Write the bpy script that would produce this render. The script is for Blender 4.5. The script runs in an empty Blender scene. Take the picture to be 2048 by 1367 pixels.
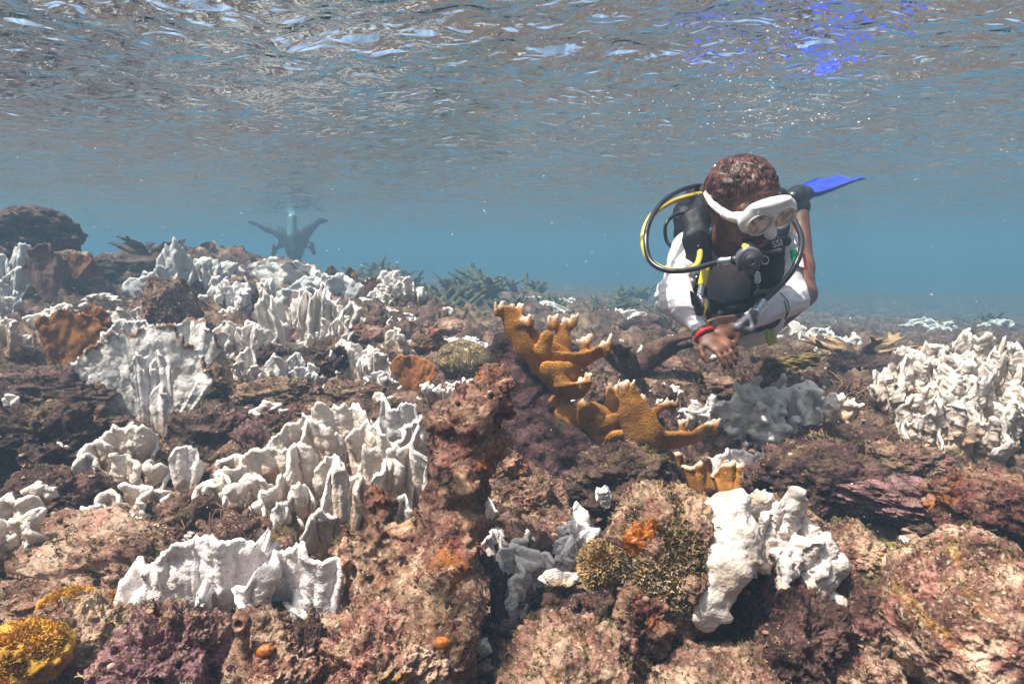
import bpy, math, random
import numpy as np
from mathutils import Vector, Matrix, Euler
S = bpy.context.scene
COL = S.collection
R = math.radians
# ------------------------------------------------------------------ camera
FPX = 1138.0
PITCH = R(8.6)
cam_d = bpy.data.cameras.new("camera"); cam = bpy.data.objects.new("camera", cam_d); COL.objects.link(cam)
cam_d.sensor_width = 36; cam_d.lens = 36*FPX/2048; cam_d.clip_start = .02; cam_d.clip_end = 300
cam.location = (0, 0, 0); cam.rotation_euler = (math.pi/2-PITCH, 0, 0)
S.camera = cam
# ------------------------------------------------------------------ light
SUN_EL, SUN_AZ = 65, -116          # azimuth measured from +Y clockwise: up, left and a little behind the camera
w = bpy.data.worlds.new("World"); S.world = w; w.use_nodes = True
nt = w.node_tree; bg = nt.nodes["Background"]; sky = nt.nodes.new("ShaderNodeTexSky")
sky.sky_type = 'NISHITA'; sky.sun_disc = False; sky.sun_elevation = R(SUN_EL); sky.sun_rotation = R(SUN_AZ); sky.dust_density = 6.0; sky.ozone_density = .6
nt.links.new(sky.outputs[0], bg.inputs[0]); bg.inputs[1].default_value = 0.13
sd = bpy.data.lights.new("sun", 'SUN'); sd.energy = 5.0; sd.angle = R(0.5); sd.color = (1.0, .83, .745)
sun = bpy.data.objects.new("sun", sd); COL.objects.link(sun)
sv = Vector((math.sin(R(SUN_AZ))*math.cos(R(SUN_EL)), math.cos(R(SUN_AZ))*math.cos(R(SUN_EL)), math.sin(R(SUN_EL))))
sun.rotation_euler = sv.to_track_quat('Z', 'Y').to_euler()
sun.location = sv*20
S.view_settings.view_transform = 'Standard'; S.view_settings.look = 'None'; S.view_settings.gamma = 1
S.view_settings.exposure = 1.75
S.render.engine = 'CYCLES'
cy = S.cycles
cy.max_bounces = 6; cy.diffuse_bounces = 3; cy.glossy_bounces = 3; cy.transmission_bounces = 2; cy.volume_bounces = 1
cy.transparent_max_bounces = 8; cy.use_denoising = True; cy.caustics_reflective = False; cy.caustics_refractive = False
cy.use_adaptive_sampling = True; cy.adaptive_threshold = 0.02; cy.sample_clamp_indirect = 3
try: cy.volume_max_steps = 64
except Exception: pass
# ------------------------------------------------------------------ helpers
def P(px, py, Y):
    "point on the ground plan at depth Y seen at that pixel of the photograph"
    a = (px-1024)/FPX; b = -(py-683.5)/FPX
    c, s = math.cos(PITCH), math.sin(PITCH)
    y = c+b*s; z = -s+b*c
    k = Y/y
    return Vector((a*k, Y, z*k))
_perm = np.random.RandomState(7).permutation(256).astype(np.int32); _perm = np.concatenate([_perm, _perm, _perm])
_g = np.random.RandomState(8).normal(size=(256, 3)).astype(np.float32); _g /= np.linalg.norm(_g, axis=1)[:, None]
def noise(p, f=1.0, o=1, seed=0, gain=.5, ridge=False):
    "gradient noise, roughly -1..1, p is (N,3)"
    p = np.asarray(p, np.float32); out = np.zeros(len(p), np.float32); a = 1.0; tot = 0
    for k in range(o):
        q = p*f+np.float32(seed*17.31+k*5.7); i = np.floor(q).astype(np.int32); t = q-i; i &= 255
        s = t*t*t*(t*(t*6-15)+10); r = 0
        for dx in (0, 1):
            wx = s[:, 0] if dx else 1-s[:, 0]; hx = _perm[i[:, 0]+dx]
            for dy in (0, 1):
                wy = s[:, 1] if dy else 1-s[:, 1]; hy = _perm[hx+i[:, 1]+dy]
                for dz in (0, 1):
                    wz = s[:, 2] if dz else 1-s[:, 2]; g = _g[_perm[hy+i[:, 2]+dz]]
                    r = r+wx*wy*wz*(g[:, 0]*(t[:, 0]-dx)+g[:, 1]*(t[:, 1]-dy)+g[:, 2]*(t[:, 2]-dz))
        r = r*1.6
        if ridge: r = 1-2*np.abs(r)
        out += a*r; tot += a; a *= gain; f *= 2.03
    return out/(tot if ridge else 1)
def n1(x, seed=0, o=1):
    x = np.asarray(x, np.float32).ravel(); return noise(np.stack([x, x*0+seed*1.37+.3, x*0+.7], 1), 1, o)
def tag(o, label=None, cat=None, group=None, kind=None):
    if label: o['label'] = label
    if cat: o['category'] = cat
    if group: o['group'] = group
    if kind: o['kind'] = kind
    return o
def mk(name, v, f, mat, parent=None, loc=(0, 0, 0), rot=None, attrs=None, smooth=True, mats=None):
    "one mesh object from numpy arrays; f is (N,4) or (N,3) or a list of such arrays"
    me = bpy.data.meshes.new(name); v = np.asarray(v, np.float32)
    fs = f if isinstance(f, (list, tuple)) else [f]
    fs = [np.asarray(a, np.int32) for a in fs if len(a)]
    me.vertices.add(len(v)); me.vertices.foreach_set("co", v.ravel())
    nl = sum(a.size for a in fs); npoly = sum(len(a) for a in fs)
    me.loops.add(nl); me.polygons.add(npoly)
    me.loops.foreach_set("vertex_index", np.concatenate([a.ravel() for a in fs]))
    tot = np.concatenate([np.full(len(a), a.shape[1], np.int32) for a in fs])
    me.polygons.foreach_set("loop_start", np.concatenate([[0], np.cumsum(tot)[:-1]]).astype(np.int32))
    me.polygons.foreach_set("loop_total", tot)
    me.polygons.foreach_set("use_smooth", np.full(npoly, smooth))
    for k, a in (attrs or {}).items():
        at = me.attributes.new(k, 'FLOAT', 'POINT'); at.data.foreach_set("value", np.asarray(a, np.float32).ravel())
    me.materials.append(mat); me.update(calc_edges=True)
    o = bpy.data.objects.new(name, me); COL.objects.link(o); o.location = loc
    if rot is not None: o.rotation_euler = rot
    if parent: o.parent = parent
    return o
def empty(name, loc, rot=(0, 0, 0)):
    o = bpy.data.objects.new(name, None); COL.objects.link(o); o.location = loc; o.rotation_euler = rot; o.empty_display_size = .05
    return o
def grid_faces(nu, nv, off=0):
    i = np.arange(nu-1)[:, None]*nv+np.arange(nv-1)[None, :]; i = i.ravel()+off
    return np.stack([i, i+nv, i+nv+1, i+1], 1)
_ico = {}
def ico(sub):
    if sub not in _ico:
        import bmesh
        bm = bmesh.new(); bmesh.ops.create_icosphere(bm, subdivisions=sub, radius=1)
        _ico[sub] = (np.array([x.co for x in bm.verts], np.float32), np.array([[q.index for q in x.verts] for x in bm.faces], np.int32)); bm.free()
    return _ico[sub]
def vnormals(v, f):
    n = np.zeros_like(v); t = f[:, :3]
    fn = np.cross(v[t[:, 1]]-v[t[:, 0]], v[t[:, 2]]-v[t[:, 0]])
    for k in range(f.shape[1]): np.add.at(n, f[:, k], fn)
    return n/(np.linalg.norm(n, axis=1)[:, None]+1e-9)
def tube(pts, rad, ns=10, closed_ends=True, flat=None):
    "swept tube through pts, rad number or list; returns v, [faces]"
    pts = np.array([list(p) for p in pts], np.float32); n = len(pts)
    rad = np.full(n, rad, np.float32) if np.isscalar(rad) else np.asarray(rad, np.float32)
    tg = np.gradient(pts, axis=0); tg /= np.linalg.norm(tg, axis=1)[:, None]+1e-9
    up = np.array([0.03, .02, 1.0]) if abs(tg[0][2]) < .9 else np.array([1.0, .02, .03])
    A = np.zeros_like(pts); a = up-tg[0]*np.dot(up, tg[0]); a /= np.linalg.norm(a)
    for i in range(n):
        a = a-tg[i]*np.dot(a, tg[i]); a /= np.linalg.norm(a)+1e-9; A[i] = a
    B = np.cross(tg, A); th = np.linspace(0, 2*np.pi, ns, endpoint=False)
    fx, fy = flat or (1, 1)
    v = pts[:, None]+rad[:, None, None]*(fx*np.cos(th)[None, :, None]*A[:, None]+fy*np.sin(th)[None, :, None]*B[:, None])
    v = v.reshape(-1, 3); i = np.arange(n-1)[:, None]*ns; j = np.arange(ns)[None]; k = (j+1) % ns
    f = np.stack([i+j, i+k, i+ns+k, i+ns+j], -1).reshape(-1, 4)
    v = np.vstack([v, pts[:1], pts[-1:]]); c0 = n*ns; j = np.arange(ns); k = (j+1) % ns
    t = np.vstack([np.stack([k, j, np.full(ns, c0)], 1), np.stack([(n-1)*ns+j, (n-1)*ns+k, np.full(ns, c0+1)], 1)])
    return v, [f, t]
def smooth_path(pts, n=40):
    "Catmull-Rom"
    p = [np.array(list(q), float) for q in pts]; p = [2*p[0]-p[1]]+p+[2*p[-1]-p[-2]]; out = []; m = len(p)-3
    for t in np.linspace(0, m-1e-6, n):
        i = int(t); t -= i; a, b, c, d = p[i:i+4]
        out.append(.5*((2*b)+(c-a)*t+(2*a-5*b+4*c-d)*t*t+(-a+3*b-3*c+d)*t**3))
    return out
class Acc:
    "collects pieces into one mesh"
    def __init__(s): s.v = []; s.q = []; s.t = []; s.n = 0; s.at = {}
    def add(s, v, f, **at):
        for a in (f if isinstance(f, (list, tuple)) else [f]):
            if len(a): (s.q if a.shape[1] == 4 else s.t).append(np.asarray(a)+s.n)
        s.v.append(np.asarray(v, np.float32)); s.n += len(v)
        for k, x in at.items(): s.at.setdefault(k, []).append(np.broadcast_to(x, (len(v),)))
    def mk(s, name, mat, parent=None, **kw):
        f = [np.vstack(a) for a in (s.q, s.t) if a]
        at = {k: np.concatenate(x) for k, x in s.at.items()}
        return mk(name, np.vstack(s.v), f, mat, parent, attrs=at, **kw)
# ---- blended solids (signed distances meshed with surface nets)
class Solid:
    def __init__(s, k=.02): s.p = []; s.k = k
    def cone(s, a, b, ra, rb=None, n=None, sc=1.0, k=None):
        s.p.append(('c', np.array(list(a), float), np.array(list(b), float), ra, ra if rb is None else rb, None if n is None else np.array(list(n), float)/np.linalg.norm(n), sc, k or s.k)); return s
    def chain(s, pts, rr, **kw):
        for i in range(len(pts)-1): s.cone(pts[i], pts[i+1], rr[i], rr[i+1], **kw)
        return s
    def ell(s, c, r, rot=None, k=None, cut=False):
        s.p.append(('e', np.array(list(c), float), np.array(r, float), None if rot is None else np.array(Euler(rot).to_matrix()), cut, k or s.k)); return s
    def mesh(s, h, namp=0, nf=10, no=3, seed=0, ridge=False, extra=None):
        lo = np.full(3, 1e9); hi = -lo
        for p in s.p:
            if p[0] == 'c':
                r = max(p[3], p[4]); l = np.minimum(p[1], p[2])-r; u = np.maximum(p[1], p[2])+r
            else: l = p[1]-p[2].max(); u = p[1]+p[2].max()
            if not (p[0] == 'e' and p[4]): lo = np.minimum(lo, l); hi = np.maximum(hi, u)
        m = 3*h+abs(namp)*1.6+s.k*.3; lo -= m; hi += m
        N = np.ceil((hi-lo)/h).astype(int)+1
        F = np.full(N, .5, np.float32); ax = [lo[i]+h*np.arange(N[i]) for i in range(3)]
        for p in s.p:
            k = p[-1]
            if p[0] == 'c': r = max(p[3], p[4]); l = np.minimum(p[1], p[2])-r; u = np.maximum(p[1], p[2])+r
            else: l = p[1]-p[2].max(); u = p[1]+p[2].max()
            mm = m+k*1.2+3*h
            i0 = np.clip(((l-mm-lo)/h).astype(int), 0, N); i1 = np.clip(((u+mm-lo)/h).astype(int)+2, 0, N)
            sl = tuple(slice(i0[i], i1[i]) for i in range(3))
            X, Y, Z = np.meshgrid(ax[0][sl[0]], ax[1][sl[1]], ax[2][sl[2]], indexing='ij', sparse=True)
            if p[0] == 'c':
                _, a, b, ra, rb, n, sc, _k = p
                qx, qy, qz = X-a[0], Y-a[1], Z-a[2]; ab = b-a
                if n is not None:
                    e = (qx*n[0]+qy*n[1]+qz*n[2])*(sc-1); qx, qy, qz = qx+e*n[0], qy+e*n[1], qz+e*n[2]
                    ab = ab+n*np.dot(ab, n)*(sc-1)
                t = np.clip((qx*ab[0]+qy*ab[1]+qz*ab[2])/(np.dot(ab, ab)+1e-12), 0, 1)
                d = np.sqrt((qx-t*ab[0])**2+(qy-t*ab[1])**2+(qz-t*ab[2])**2)-(ra+(rb-ra)*t)
            else:
                _, c, r, M, cut, _k = p
                qx, qy, qz = X-c[0], Y-c[1], Z-c[2]
                if M is not None: qx, qy, qz = (qx*M[0, i]+qy*M[1, i]+qz*M[2, i] for i in range(3))
                kk = np.sqrt((qx/r[0])**2+(qy/r[1])**2+(qz/r[2])**2); k2 = np.sqrt((qx/r[0]**2)**2+(qy/r[1]**2)**2+(qz/r[2]**2)**2)+1e-9
                d = kk*(kk-1)/k2
                if cut:
                    g = F[sl]; hh = np.maximum(k-np.abs(g+d), 0)/k; F[sl] = np.maximum(g, -d)+hh*hh*k*.25; continue
            g = F[sl]; hh = np.maximum(k-np.abs(g-d), 0)/k
            F[sl] = np.minimum(g, d)-hh*hh*k*.25
        if namp or extra:
            ii = np.argwhere(np.abs(F) < abs(namp)*1.6+2*h); pp = (lo+ii*h).astype(np.float32)
            d = np.zeros(len(pp), np.float32)
            if namp: d += namp*noise(pp, nf, no, seed, ridge=ridge)
            if extra: d += extra(pp)
            F[ii[:, 0], ii[:, 1], ii[:, 2]] += d
        return nets(F, lo, h)
def nets(F, lo, h):
    sg = F < 0; n = np.array(F.shape)-1
    c = [sg[dx:n[0]+dx, dy:n[1]+dy, dz:n[2]+dz] for dx in (0, 1) for dy in (0, 1) for dz in (0, 1)]
    allc = c[0].copy(); anyc = c[0].copy()
    for a in c[1:]: allc &= a; anyc |= a
    act = anyc & ~allc; idx = np.argwhere(act); ids = np.full(act.shape, -1, np.int64); ids[act] = np.arange(len(idx))
    I, J, K = idx.T; V = np.zeros((len(idx), 3)); W = np.zeros(len(idx))
    val = {}
    for dx in (0, 1):
        for dy in (0, 1):
            for dz in (0, 1): val[dx, dy, dz] = F[I+dx, J+dy, K+dz]
    for a, b in [((0,0,0),(1,0,0)),((0,1,0),(1,1,0)),((0,0,1),(1,0,1)),((0,1,1),(1,1,1)),((0,0,0),(0,1,0)),((1,0,0),(1,1,0)),((0,0,1),(0,1,1)),((1,0,1),(1,1,1)),((0,0,0),(0,0,1)),((1,0,0),(1,0,1)),((0,1,0),(0,1,1)),((1,1,0),(1,1,1))]:
        fa, fb = val[a], val[b]; m = (fa < 0) != (fb < 0); t = np.where(m, fa/(fa-fb+1e-12), 0)
        A = np.array(a); B = np.array(b); V += m[:, None]*(A+(B-A)*t[:, None]); W += m
    V = (idx+V/W[:, None])*h+lo; Q = []
    for ax in range(3):
        o1, o2 = [(1, 2), (2, 0), (0, 1)][ax]
        sl0 = [slice(1, -1)]*3; s0 = [slice(1, None)]*3; s1 = [slice(1, None)]*3
        a = np.moveaxis(sg, ax, 0); d = a[:-1] != a[1:]; e = np.argwhere(d)
        order = [x for x in range(3) if x != ax]; g = np.zeros((len(e), 3), int); g[:, ax] = e[:, 0]; g[:, order[0]] = e[:, 1]; g[:, order[1]] = e[:, 2]
        ok = (g[:, o1] > 0) & (g[:, o2] > 0) & (g[:, o1] < n[o1]) & (g[:, o2] < n[o2]); g = g[ok]
        def cid(d1, d2):
            q = g.copy(); q[:, o1] -= d1; q[:, o2] -= d2; return ids[q[:, 0], q[:, 1], q[:, 2]]
        q = np.stack([cid(1, 1), cid(0, 1), cid(0, 0), cid(1, 0)], 1)
        fl = sg[g[:, 0], g[:, 1], g[:, 2]]; q = np.where(fl[:, None], q, q[:, ::-1]); Q.append(q)
    Q = np.vstack(Q); Q = Q[(Q >= 0).all(1)]
    return V.astype(np.float32), Q
# ------------------------------------------------------------------ materials
class NT:
    def __init__(s, name):
        s.m = bpy.data.materials.new(name); s.m.use_nodes = True; s.t = s.m.node_tree; s.b = s.t.nodes["Principled BSDF"]; s.out = s.t.nodes["Material Output"]
        s.co = s.n("ShaderNodeTexCoord").outputs["Object"]
    def n(s, ty, **kw):
        x = s.t.nodes.new(ty)
        for k, v in kw.items():
            if k in x.inputs: s.set(x.inputs[k], v)
            else: setattr(x, k, v)
        return x
    def set(s, i, v):
        if isinstance(v, bpy.types.NodeSocket): s.t.links.new(v, i)
        else: i.default_value = v
    def noise(s, sc, det=3, rough=.55, dist=0, vec=None, w=None):
        x = s.n("ShaderNodeTexNoise"); s.set(x.inputs["Vector"], vec or s.co); x.inputs["Scale"].default_value = sc; x.inputs["Detail"].default_value = det; x.inputs["Roughness"].default_value = rough; x.inputs["Distortion"].default_value = dist
        return x.outputs[0]
    def vor(s, sc, feat='F1', out="Distance", vec=None):
        x = s.n("ShaderNodeTexVoronoi"); x.feature = feat; s.set(x.inputs["Vector"], vec or s.co); x.inputs["Scale"].default_value = sc
        return x.outputs[out]
    def math(s, op, a, b=0.0, c=None, clamp=False):
        x = s.n("ShaderNodeMath"); x.operation = op; x.use_clamp = clamp; s.set(x.inputs[0], a); s.set(x.inputs[1], b)
        if c is not None: s.set(x.inputs[2], c)
        return x.outputs[0]
    def ramp(s, f, stops):
        x = s.n("ShaderNodeValToRGB"); s.set(x.inputs[0], f); e = x.color_ramp.elements
        while len(e) < len(stops): e.new(.5)
        for q, (p, c) in zip(e, stops): q.position = p; q.color = (c, c, c, 1) if isinstance(c, (int, float)) else (*c, 1)
        return x.outputs[0]
    def mix(s, f, a, b, mode='MIX'):
        x = s.n("ShaderNodeMix"); x.data_type = 'RGBA'; x.blend_type = mode; s.set(x.inputs[0], f)
        for i, v in ((6, a), (7, b)): s.set(x.inputs[i], v if isinstance(v, bpy.types.NodeSocket) else (*v, 1))
        return x.outputs[2]
    def attr(s, nm): x = s.n("ShaderNodeAttribute"); x.attribute_name = nm; return x.outputs["Fac"]
    def bump(s, h, st, dist=.01, prev=None):
        x = s.n("ShaderNodeBump"); x.inputs["Strength"].default_value = st; x.inputs["Distance"].default_value = dist; s.set(x.inputs["Height"], h)
        if prev: s.set(x.inputs["Normal"], prev)
        return x.outputs[0]
    def done(s, col, rough=.8, nrm=None, spec=.25, **kw):
        s.set(s.b.inputs["Base Color"], col if isinstance(col, bpy.types.NodeSocket) else (*col, 1)); s.set(s.b.inputs["Roughness"], rough); s.b.inputs["Specular IOR Level"].default_value = spec
        if nrm: s.set(s.b.inputs["Normal"], nrm)
        for k, v in kw.items(): s.set(s.b.inputs[k], v)
        return s.m
def plain(name, col, rough=.5, spec=.3, bump=0, sc=200, var=.0, **kw):
    m = NT(name); c = col
    if var: c = m.mix(m.ramp(m.noise(30, 3), [(.35, 0), (.7, 1)]), col, tuple(x*(1-var) for x in col))
    nr = m.bump(m.noise(sc, 3), bump, .002) if bump else None
    return m.done(c, rough, nr, spec, **kw)
def rock_mat(name, dark, mid, lite, pink, spot, sc=1.0, spots=.62, pinks=.5):
    m = NT(name)
    inf = m.n("ShaderNodeObjectInfo").outputs["Random"]; off = m.n("ShaderNodeVectorMath"); off.operation = 'ADD'; m.set(off.inputs[0], m.co)
    cx = m.n("ShaderNodeCombineXYZ"); m.set(cx.inputs[0], m.math('MULTIPLY', inf, 37.0)); m.set(cx.inputs[1], m.math('MULTIPLY', inf, 11.0)); m.set(off.inputs[1], cx.outputs[0]); m.co = off.outputs[0]
    a = m.noise(7*sc, 7, .66, .35); c = m.ramp(a, [(.38, dark), (.48, mid), (.58, lite)])
    b = m.noise(16*sc, 5, .65, .6); c = m.mix(m.ramp(b, [(pinks, 0), (pinks+.1, .85)]), c, pink)
    g = m.noise(5*sc, 4, .6, .8, vec=m.co); c = m.mix(m.ramp(g, [(spots, 0), (spots+.06, .8)]), c, spot)
    c = m.mix(m.ramp(m.noise(2.3*sc, 4, .6, .5), [(.40, .75), (.52, 0)]), c, m.mix(.5, dark, mid))
    c = m.mix(m.ramp(m.noise(3.1*sc, 5, .65, 1.2), [(.56, 0), (.62, .6)]), c, m.mix(.35, lite, (.46, .34, .16)))
    c = m.mix(m.math('MULTIPLY', inf, .22), c, (.26, .16, .10))
    d = m.noise(75*sc, 4, .7); c = m.mix(m.ramp(d, [(.36, .8), (.46, 0)]), c, dark)
    e = m.noise(120*sc, 3, .7); c = m.mix(m.ramp(e, [(.54, 0), (.68, .5)]), c, tuple(min(.8, x*1.5+.04) for x in lite))
    n = m.bump(m.noise(30*sc, 7, .68), 1.0, .022); n = m.bump(m.noise(130*sc, 4, .7), .9, .006, n); n = m.bump(m.vor(85*sc), .6, .004, n)
    return m.done(c, .85, n, .2)
def bleach_mat(name, white=(.79, .71, .65), tan=(.46, .31, .20), amt=.5, edge=None, bs=1.0):
    m = NT(name); h = m.attr("h")
    k = m.math('ADD', h, m.math('MULTIPLY', m.math('SUBTRACT', m.noise(16, 4, .6), .5), .9))
    c = m.mix(m.ramp(k, [(amt*.42, .95), (amt*1.15, 0)]), white, tan)
    c = m.mix(m.ramp(m.noise(60, 4, .6), [(.5, 0), (.75, .4)]), c, (.60, .48, .37)); c = m.mix(m.ramp(m.noise(10, 5, .7, .4), [(.56, 0), (.66, .6)]), c, tan)
    if edge: c = m.mix(m.math('MULTIPLY', m.ramp(h, [(.93, 0), (.98, 1)]), m.ramp(m.noise(14, 3), [(.42, 0), (.5, 1)])), c, edge)
    n = m.bump(m.noise(48*bs, 5, .65), .75, .012); n = m.bump(m.vor(240*bs), .45, .003, n); n = m.bump(m.noise(330*bs, 3, .6), .5, .002, n)
    return m.done(c, .7, n, .3, **{"Subsurface Weight": .0})
M = {}
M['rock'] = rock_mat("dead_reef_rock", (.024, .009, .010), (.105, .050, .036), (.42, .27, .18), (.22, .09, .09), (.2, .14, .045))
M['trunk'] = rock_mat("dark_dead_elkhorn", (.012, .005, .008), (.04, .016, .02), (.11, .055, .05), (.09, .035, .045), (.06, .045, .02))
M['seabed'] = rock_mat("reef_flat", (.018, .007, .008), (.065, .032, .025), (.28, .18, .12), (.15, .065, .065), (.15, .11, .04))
M['rockdark'] = rock_mat("shade_tinted_turf_rock", (.014, .006, .008), (.045, .020, .021), (.17, .095, .075), (.10, .042, .052), (.10, .07, .028))  # dark turf rock, with the shade of hollows put into its colours
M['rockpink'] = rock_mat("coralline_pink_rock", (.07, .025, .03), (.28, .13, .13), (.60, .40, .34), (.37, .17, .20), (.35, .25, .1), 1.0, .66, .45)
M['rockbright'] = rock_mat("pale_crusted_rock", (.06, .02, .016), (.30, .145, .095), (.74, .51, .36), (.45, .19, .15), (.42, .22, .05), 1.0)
M['rockorange'] = rock_mat("sponge_crusted_rock", (.035, .011, .011), (.15, .06, .04), (.42, .25, .17), (.24, .07, .07), (.40, .12, .010), 1.1, .57)
M['rockbranch'] = rock_mat("crusted_branch", (.05, .016, .012), (.28, .12, .07), (.72, .49, .34), (.36, .13, .09), (.42, .13, .010), 1.15, .60)
M['rockfar'] = rock_mat("distant_reef", (.05, .035, .03), (.16, .12, .08), (.34, .28, .2), (.25, .2, .16), (.2, .2, .1), .5)
M['bleach'] = bleach_mat("bleached_coral")
M['bleachcream'] = bleach_mat("bleached_coral_cream", (.80, .72, .65), (.46, .28, .16), .85)
M['bleachwhite'] = bleach_mat("bleached_coral_white", (.79, .73, .71), (.5, .36, .27), .45)
M['bleachedge'] = bleach_mat("bleached_coral_brown_rim", (.76, .72, .68), (.4, .28, .2), .3, (.16, .07, .03))
M['bleachlobe'] = bleach_mat("bleached_coral_lobes", (.62, .56, .52), (.44, .29, .18), .6, None, .55)
M['bleachgrey'] = bleach_mat("bleached_coral_grey", (.62, .59, .58), (.4, .36, .3), .3)
# ------------------------------------------------------------------ ground
CTRL = [(0,1367,.85),(500,1367,.85),(1000,1367,.9),(1500,1367,.9),(2048,1367,.85),(100,1150,1.15),(300,1150,1.12),(600,1130,1.2),(1030,1100,1.3),
(1150,1150,1.15),(1500,1170,1.15),(1750,1250,1.05),(1800,1100,1.3),(100,900,1.65),(400,930,1.6),(650,1010,1.45),(1000,950,1.55),(1200,960,1.7),(1600,960,1.55),(1900,960,1.5),
(100,780,2.2),(330,830,2.1),(500,790,2.3),(700,780,2.4),(950,800,2.1),(1300,800,2.3),(1450,780,2.5),(1700,820,2.1),(2000,850,1.9),
(50,640,3.2),(250,630,3.3),(450,650,3.2),(650,690,3.0),(850,690,3.1),(1050,690,3.5),(1300,710,3.2),(1500,720,3.2),(1700,735,3.0),(1950,750,2.6),
(50,525,4.2),(250,525,4.6),(400,545,4.5),(560,560,4.4),(700,610,4.3),(850,650,4.5),(1100,650,5),(1400,675,5),(1700,695,5),(2000,700,4),
(0,530,7),(400,550,7),(850,610,7.5),(1200,625,8),(1700,665,8),(2048,670,8),(0,540,14),(500,560,14),(1000,590,14),(1500,615,14),(2048,625,14),
(0,530,30),(1000,560,30),(2048,575,30)]
_c = np.array([list(P(*c)) for c in CTRL]); _c = np.vstack([_c, [[math.sin(a)*r, math.cos(a)*r, -.62] for a in np.linspace(1.2, 5.1, 9) for r in (.6, 1.5, 4, 12, 30)]])
def _uv(x, y):
    return np.stack([np.arctan2(x, y), np.log(np.hypot(x, y)+.05)], -1)
_cu = _uv(_c[:, 0], _c[:, 1]); EXTRA = []
def base_z(x, y):
    x = np.atleast_1d(np.asarray(x, float)); y = np.atleast_1d(np.asarray(y, float)); q = _uv(x, y)
    num = np.zeros(len(x)); den = np.full(len(x), 1e-9)
    for (u, v), z in zip(_cu, _c[:, 2]):
        du = np.abs(q[:, 0]-u); du = np.minimum(du, 2*np.pi-du)
        wgt = np.exp(-(du**2+(q[:, 1]-v)**2)/(2*.17**2))+1e-6/(du**2+(q[:, 1]-v)**2+.01); num += wgt*z; den += wgt
    z = num/den; r = np.hypot(x, y)
    z = z-.085*np.clip((noise(np.stack([x, y, x*0+2.2], 1), 2.7, 2, 50)-.02)*2.2, 0, 1)*np.clip((r-.5)*2, 0, 1)*np.clip(3-r*.3, .3, 1)
    if EXTRA:
        num = np.zeros(len(x)); den = np.full(len(x), .6)
        for (ex, ey, dz, s) in EXTRA:
            wgt = np.exp(-((x-ex)**2+(y-ey)**2)/(2*s*s)); num += wgt*dz; den += wgt
        z = z+num/den
    return z
def G(x, y): return float(base_z(x, y)[0])
def settle(p, s=None):
    "lets the seabed rise or fall to meet the foot of a thing"
    s = s or .045*(.5+p.y)
    EXTRA.append((p.x, p.y, (p.z-G(p.x, p.y))*1.5, s)); return p
def build_ground():
    rr = np.concatenate([np.geomspace(.28, 12, 560), np.geomspace(12.3, 100, 60)])
    th = np.concatenate([np.linspace(-.92, .92, 760), np.linspace(.95, 2*np.pi-.95, 90)]); Rr, T = np.meshgrid(rr, th, indexing='ij')
    x = (Rr*np.sin(T)).ravel(); y = (Rr*np.cos(T)).ravel(); z = base_z(x, y)
    p = np.stack([x, y, z*0], 1); r = Rr.ravel()
    fade = np.clip(3/(r+1), .2, 1)
    z = z+.06*noise(p, 2.0, 2, 3)+.05*noise(p, 3.1, 1, 13, ridge=True)*np.clip(r-.6, 0, 1)+.055*noise(p, 5, 3, 4, ridge=True)*np.clip(r, .5, 3)**.5+.030*noise(p, 15, 3, 5, ridge=True)+.010*noise(p, 55, 3, 6)*fade-.075*np.clip(1.6-r*.25, .35, 1)
    x = x+.03*noise(p, 12, 2, 8); y = y+.03*noise(p, 12, 2, 9)
    v = np.stack([x, y, z], 1); nv = len(th); f = grid_faces(len(rr), nv)
    i = np.arange(len(rr)-1)*nv; wrap = np.stack([i+nv-1, i+2*nv-1, i+nv, i], 1)
    v = np.vstack([v, [[0, 0, float(z[:nv].mean())]]]); c = len(v)-1; j = np.arange(nv)
    tri = np.stack([np.full(nv, c), (j+1) % nv, j], 1)
    tag(mk("seabed", v, [np.vstack([f, wrap])[:, ::-1], tri[:, ::-1]], M['seabed']), kind='structure')
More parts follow.
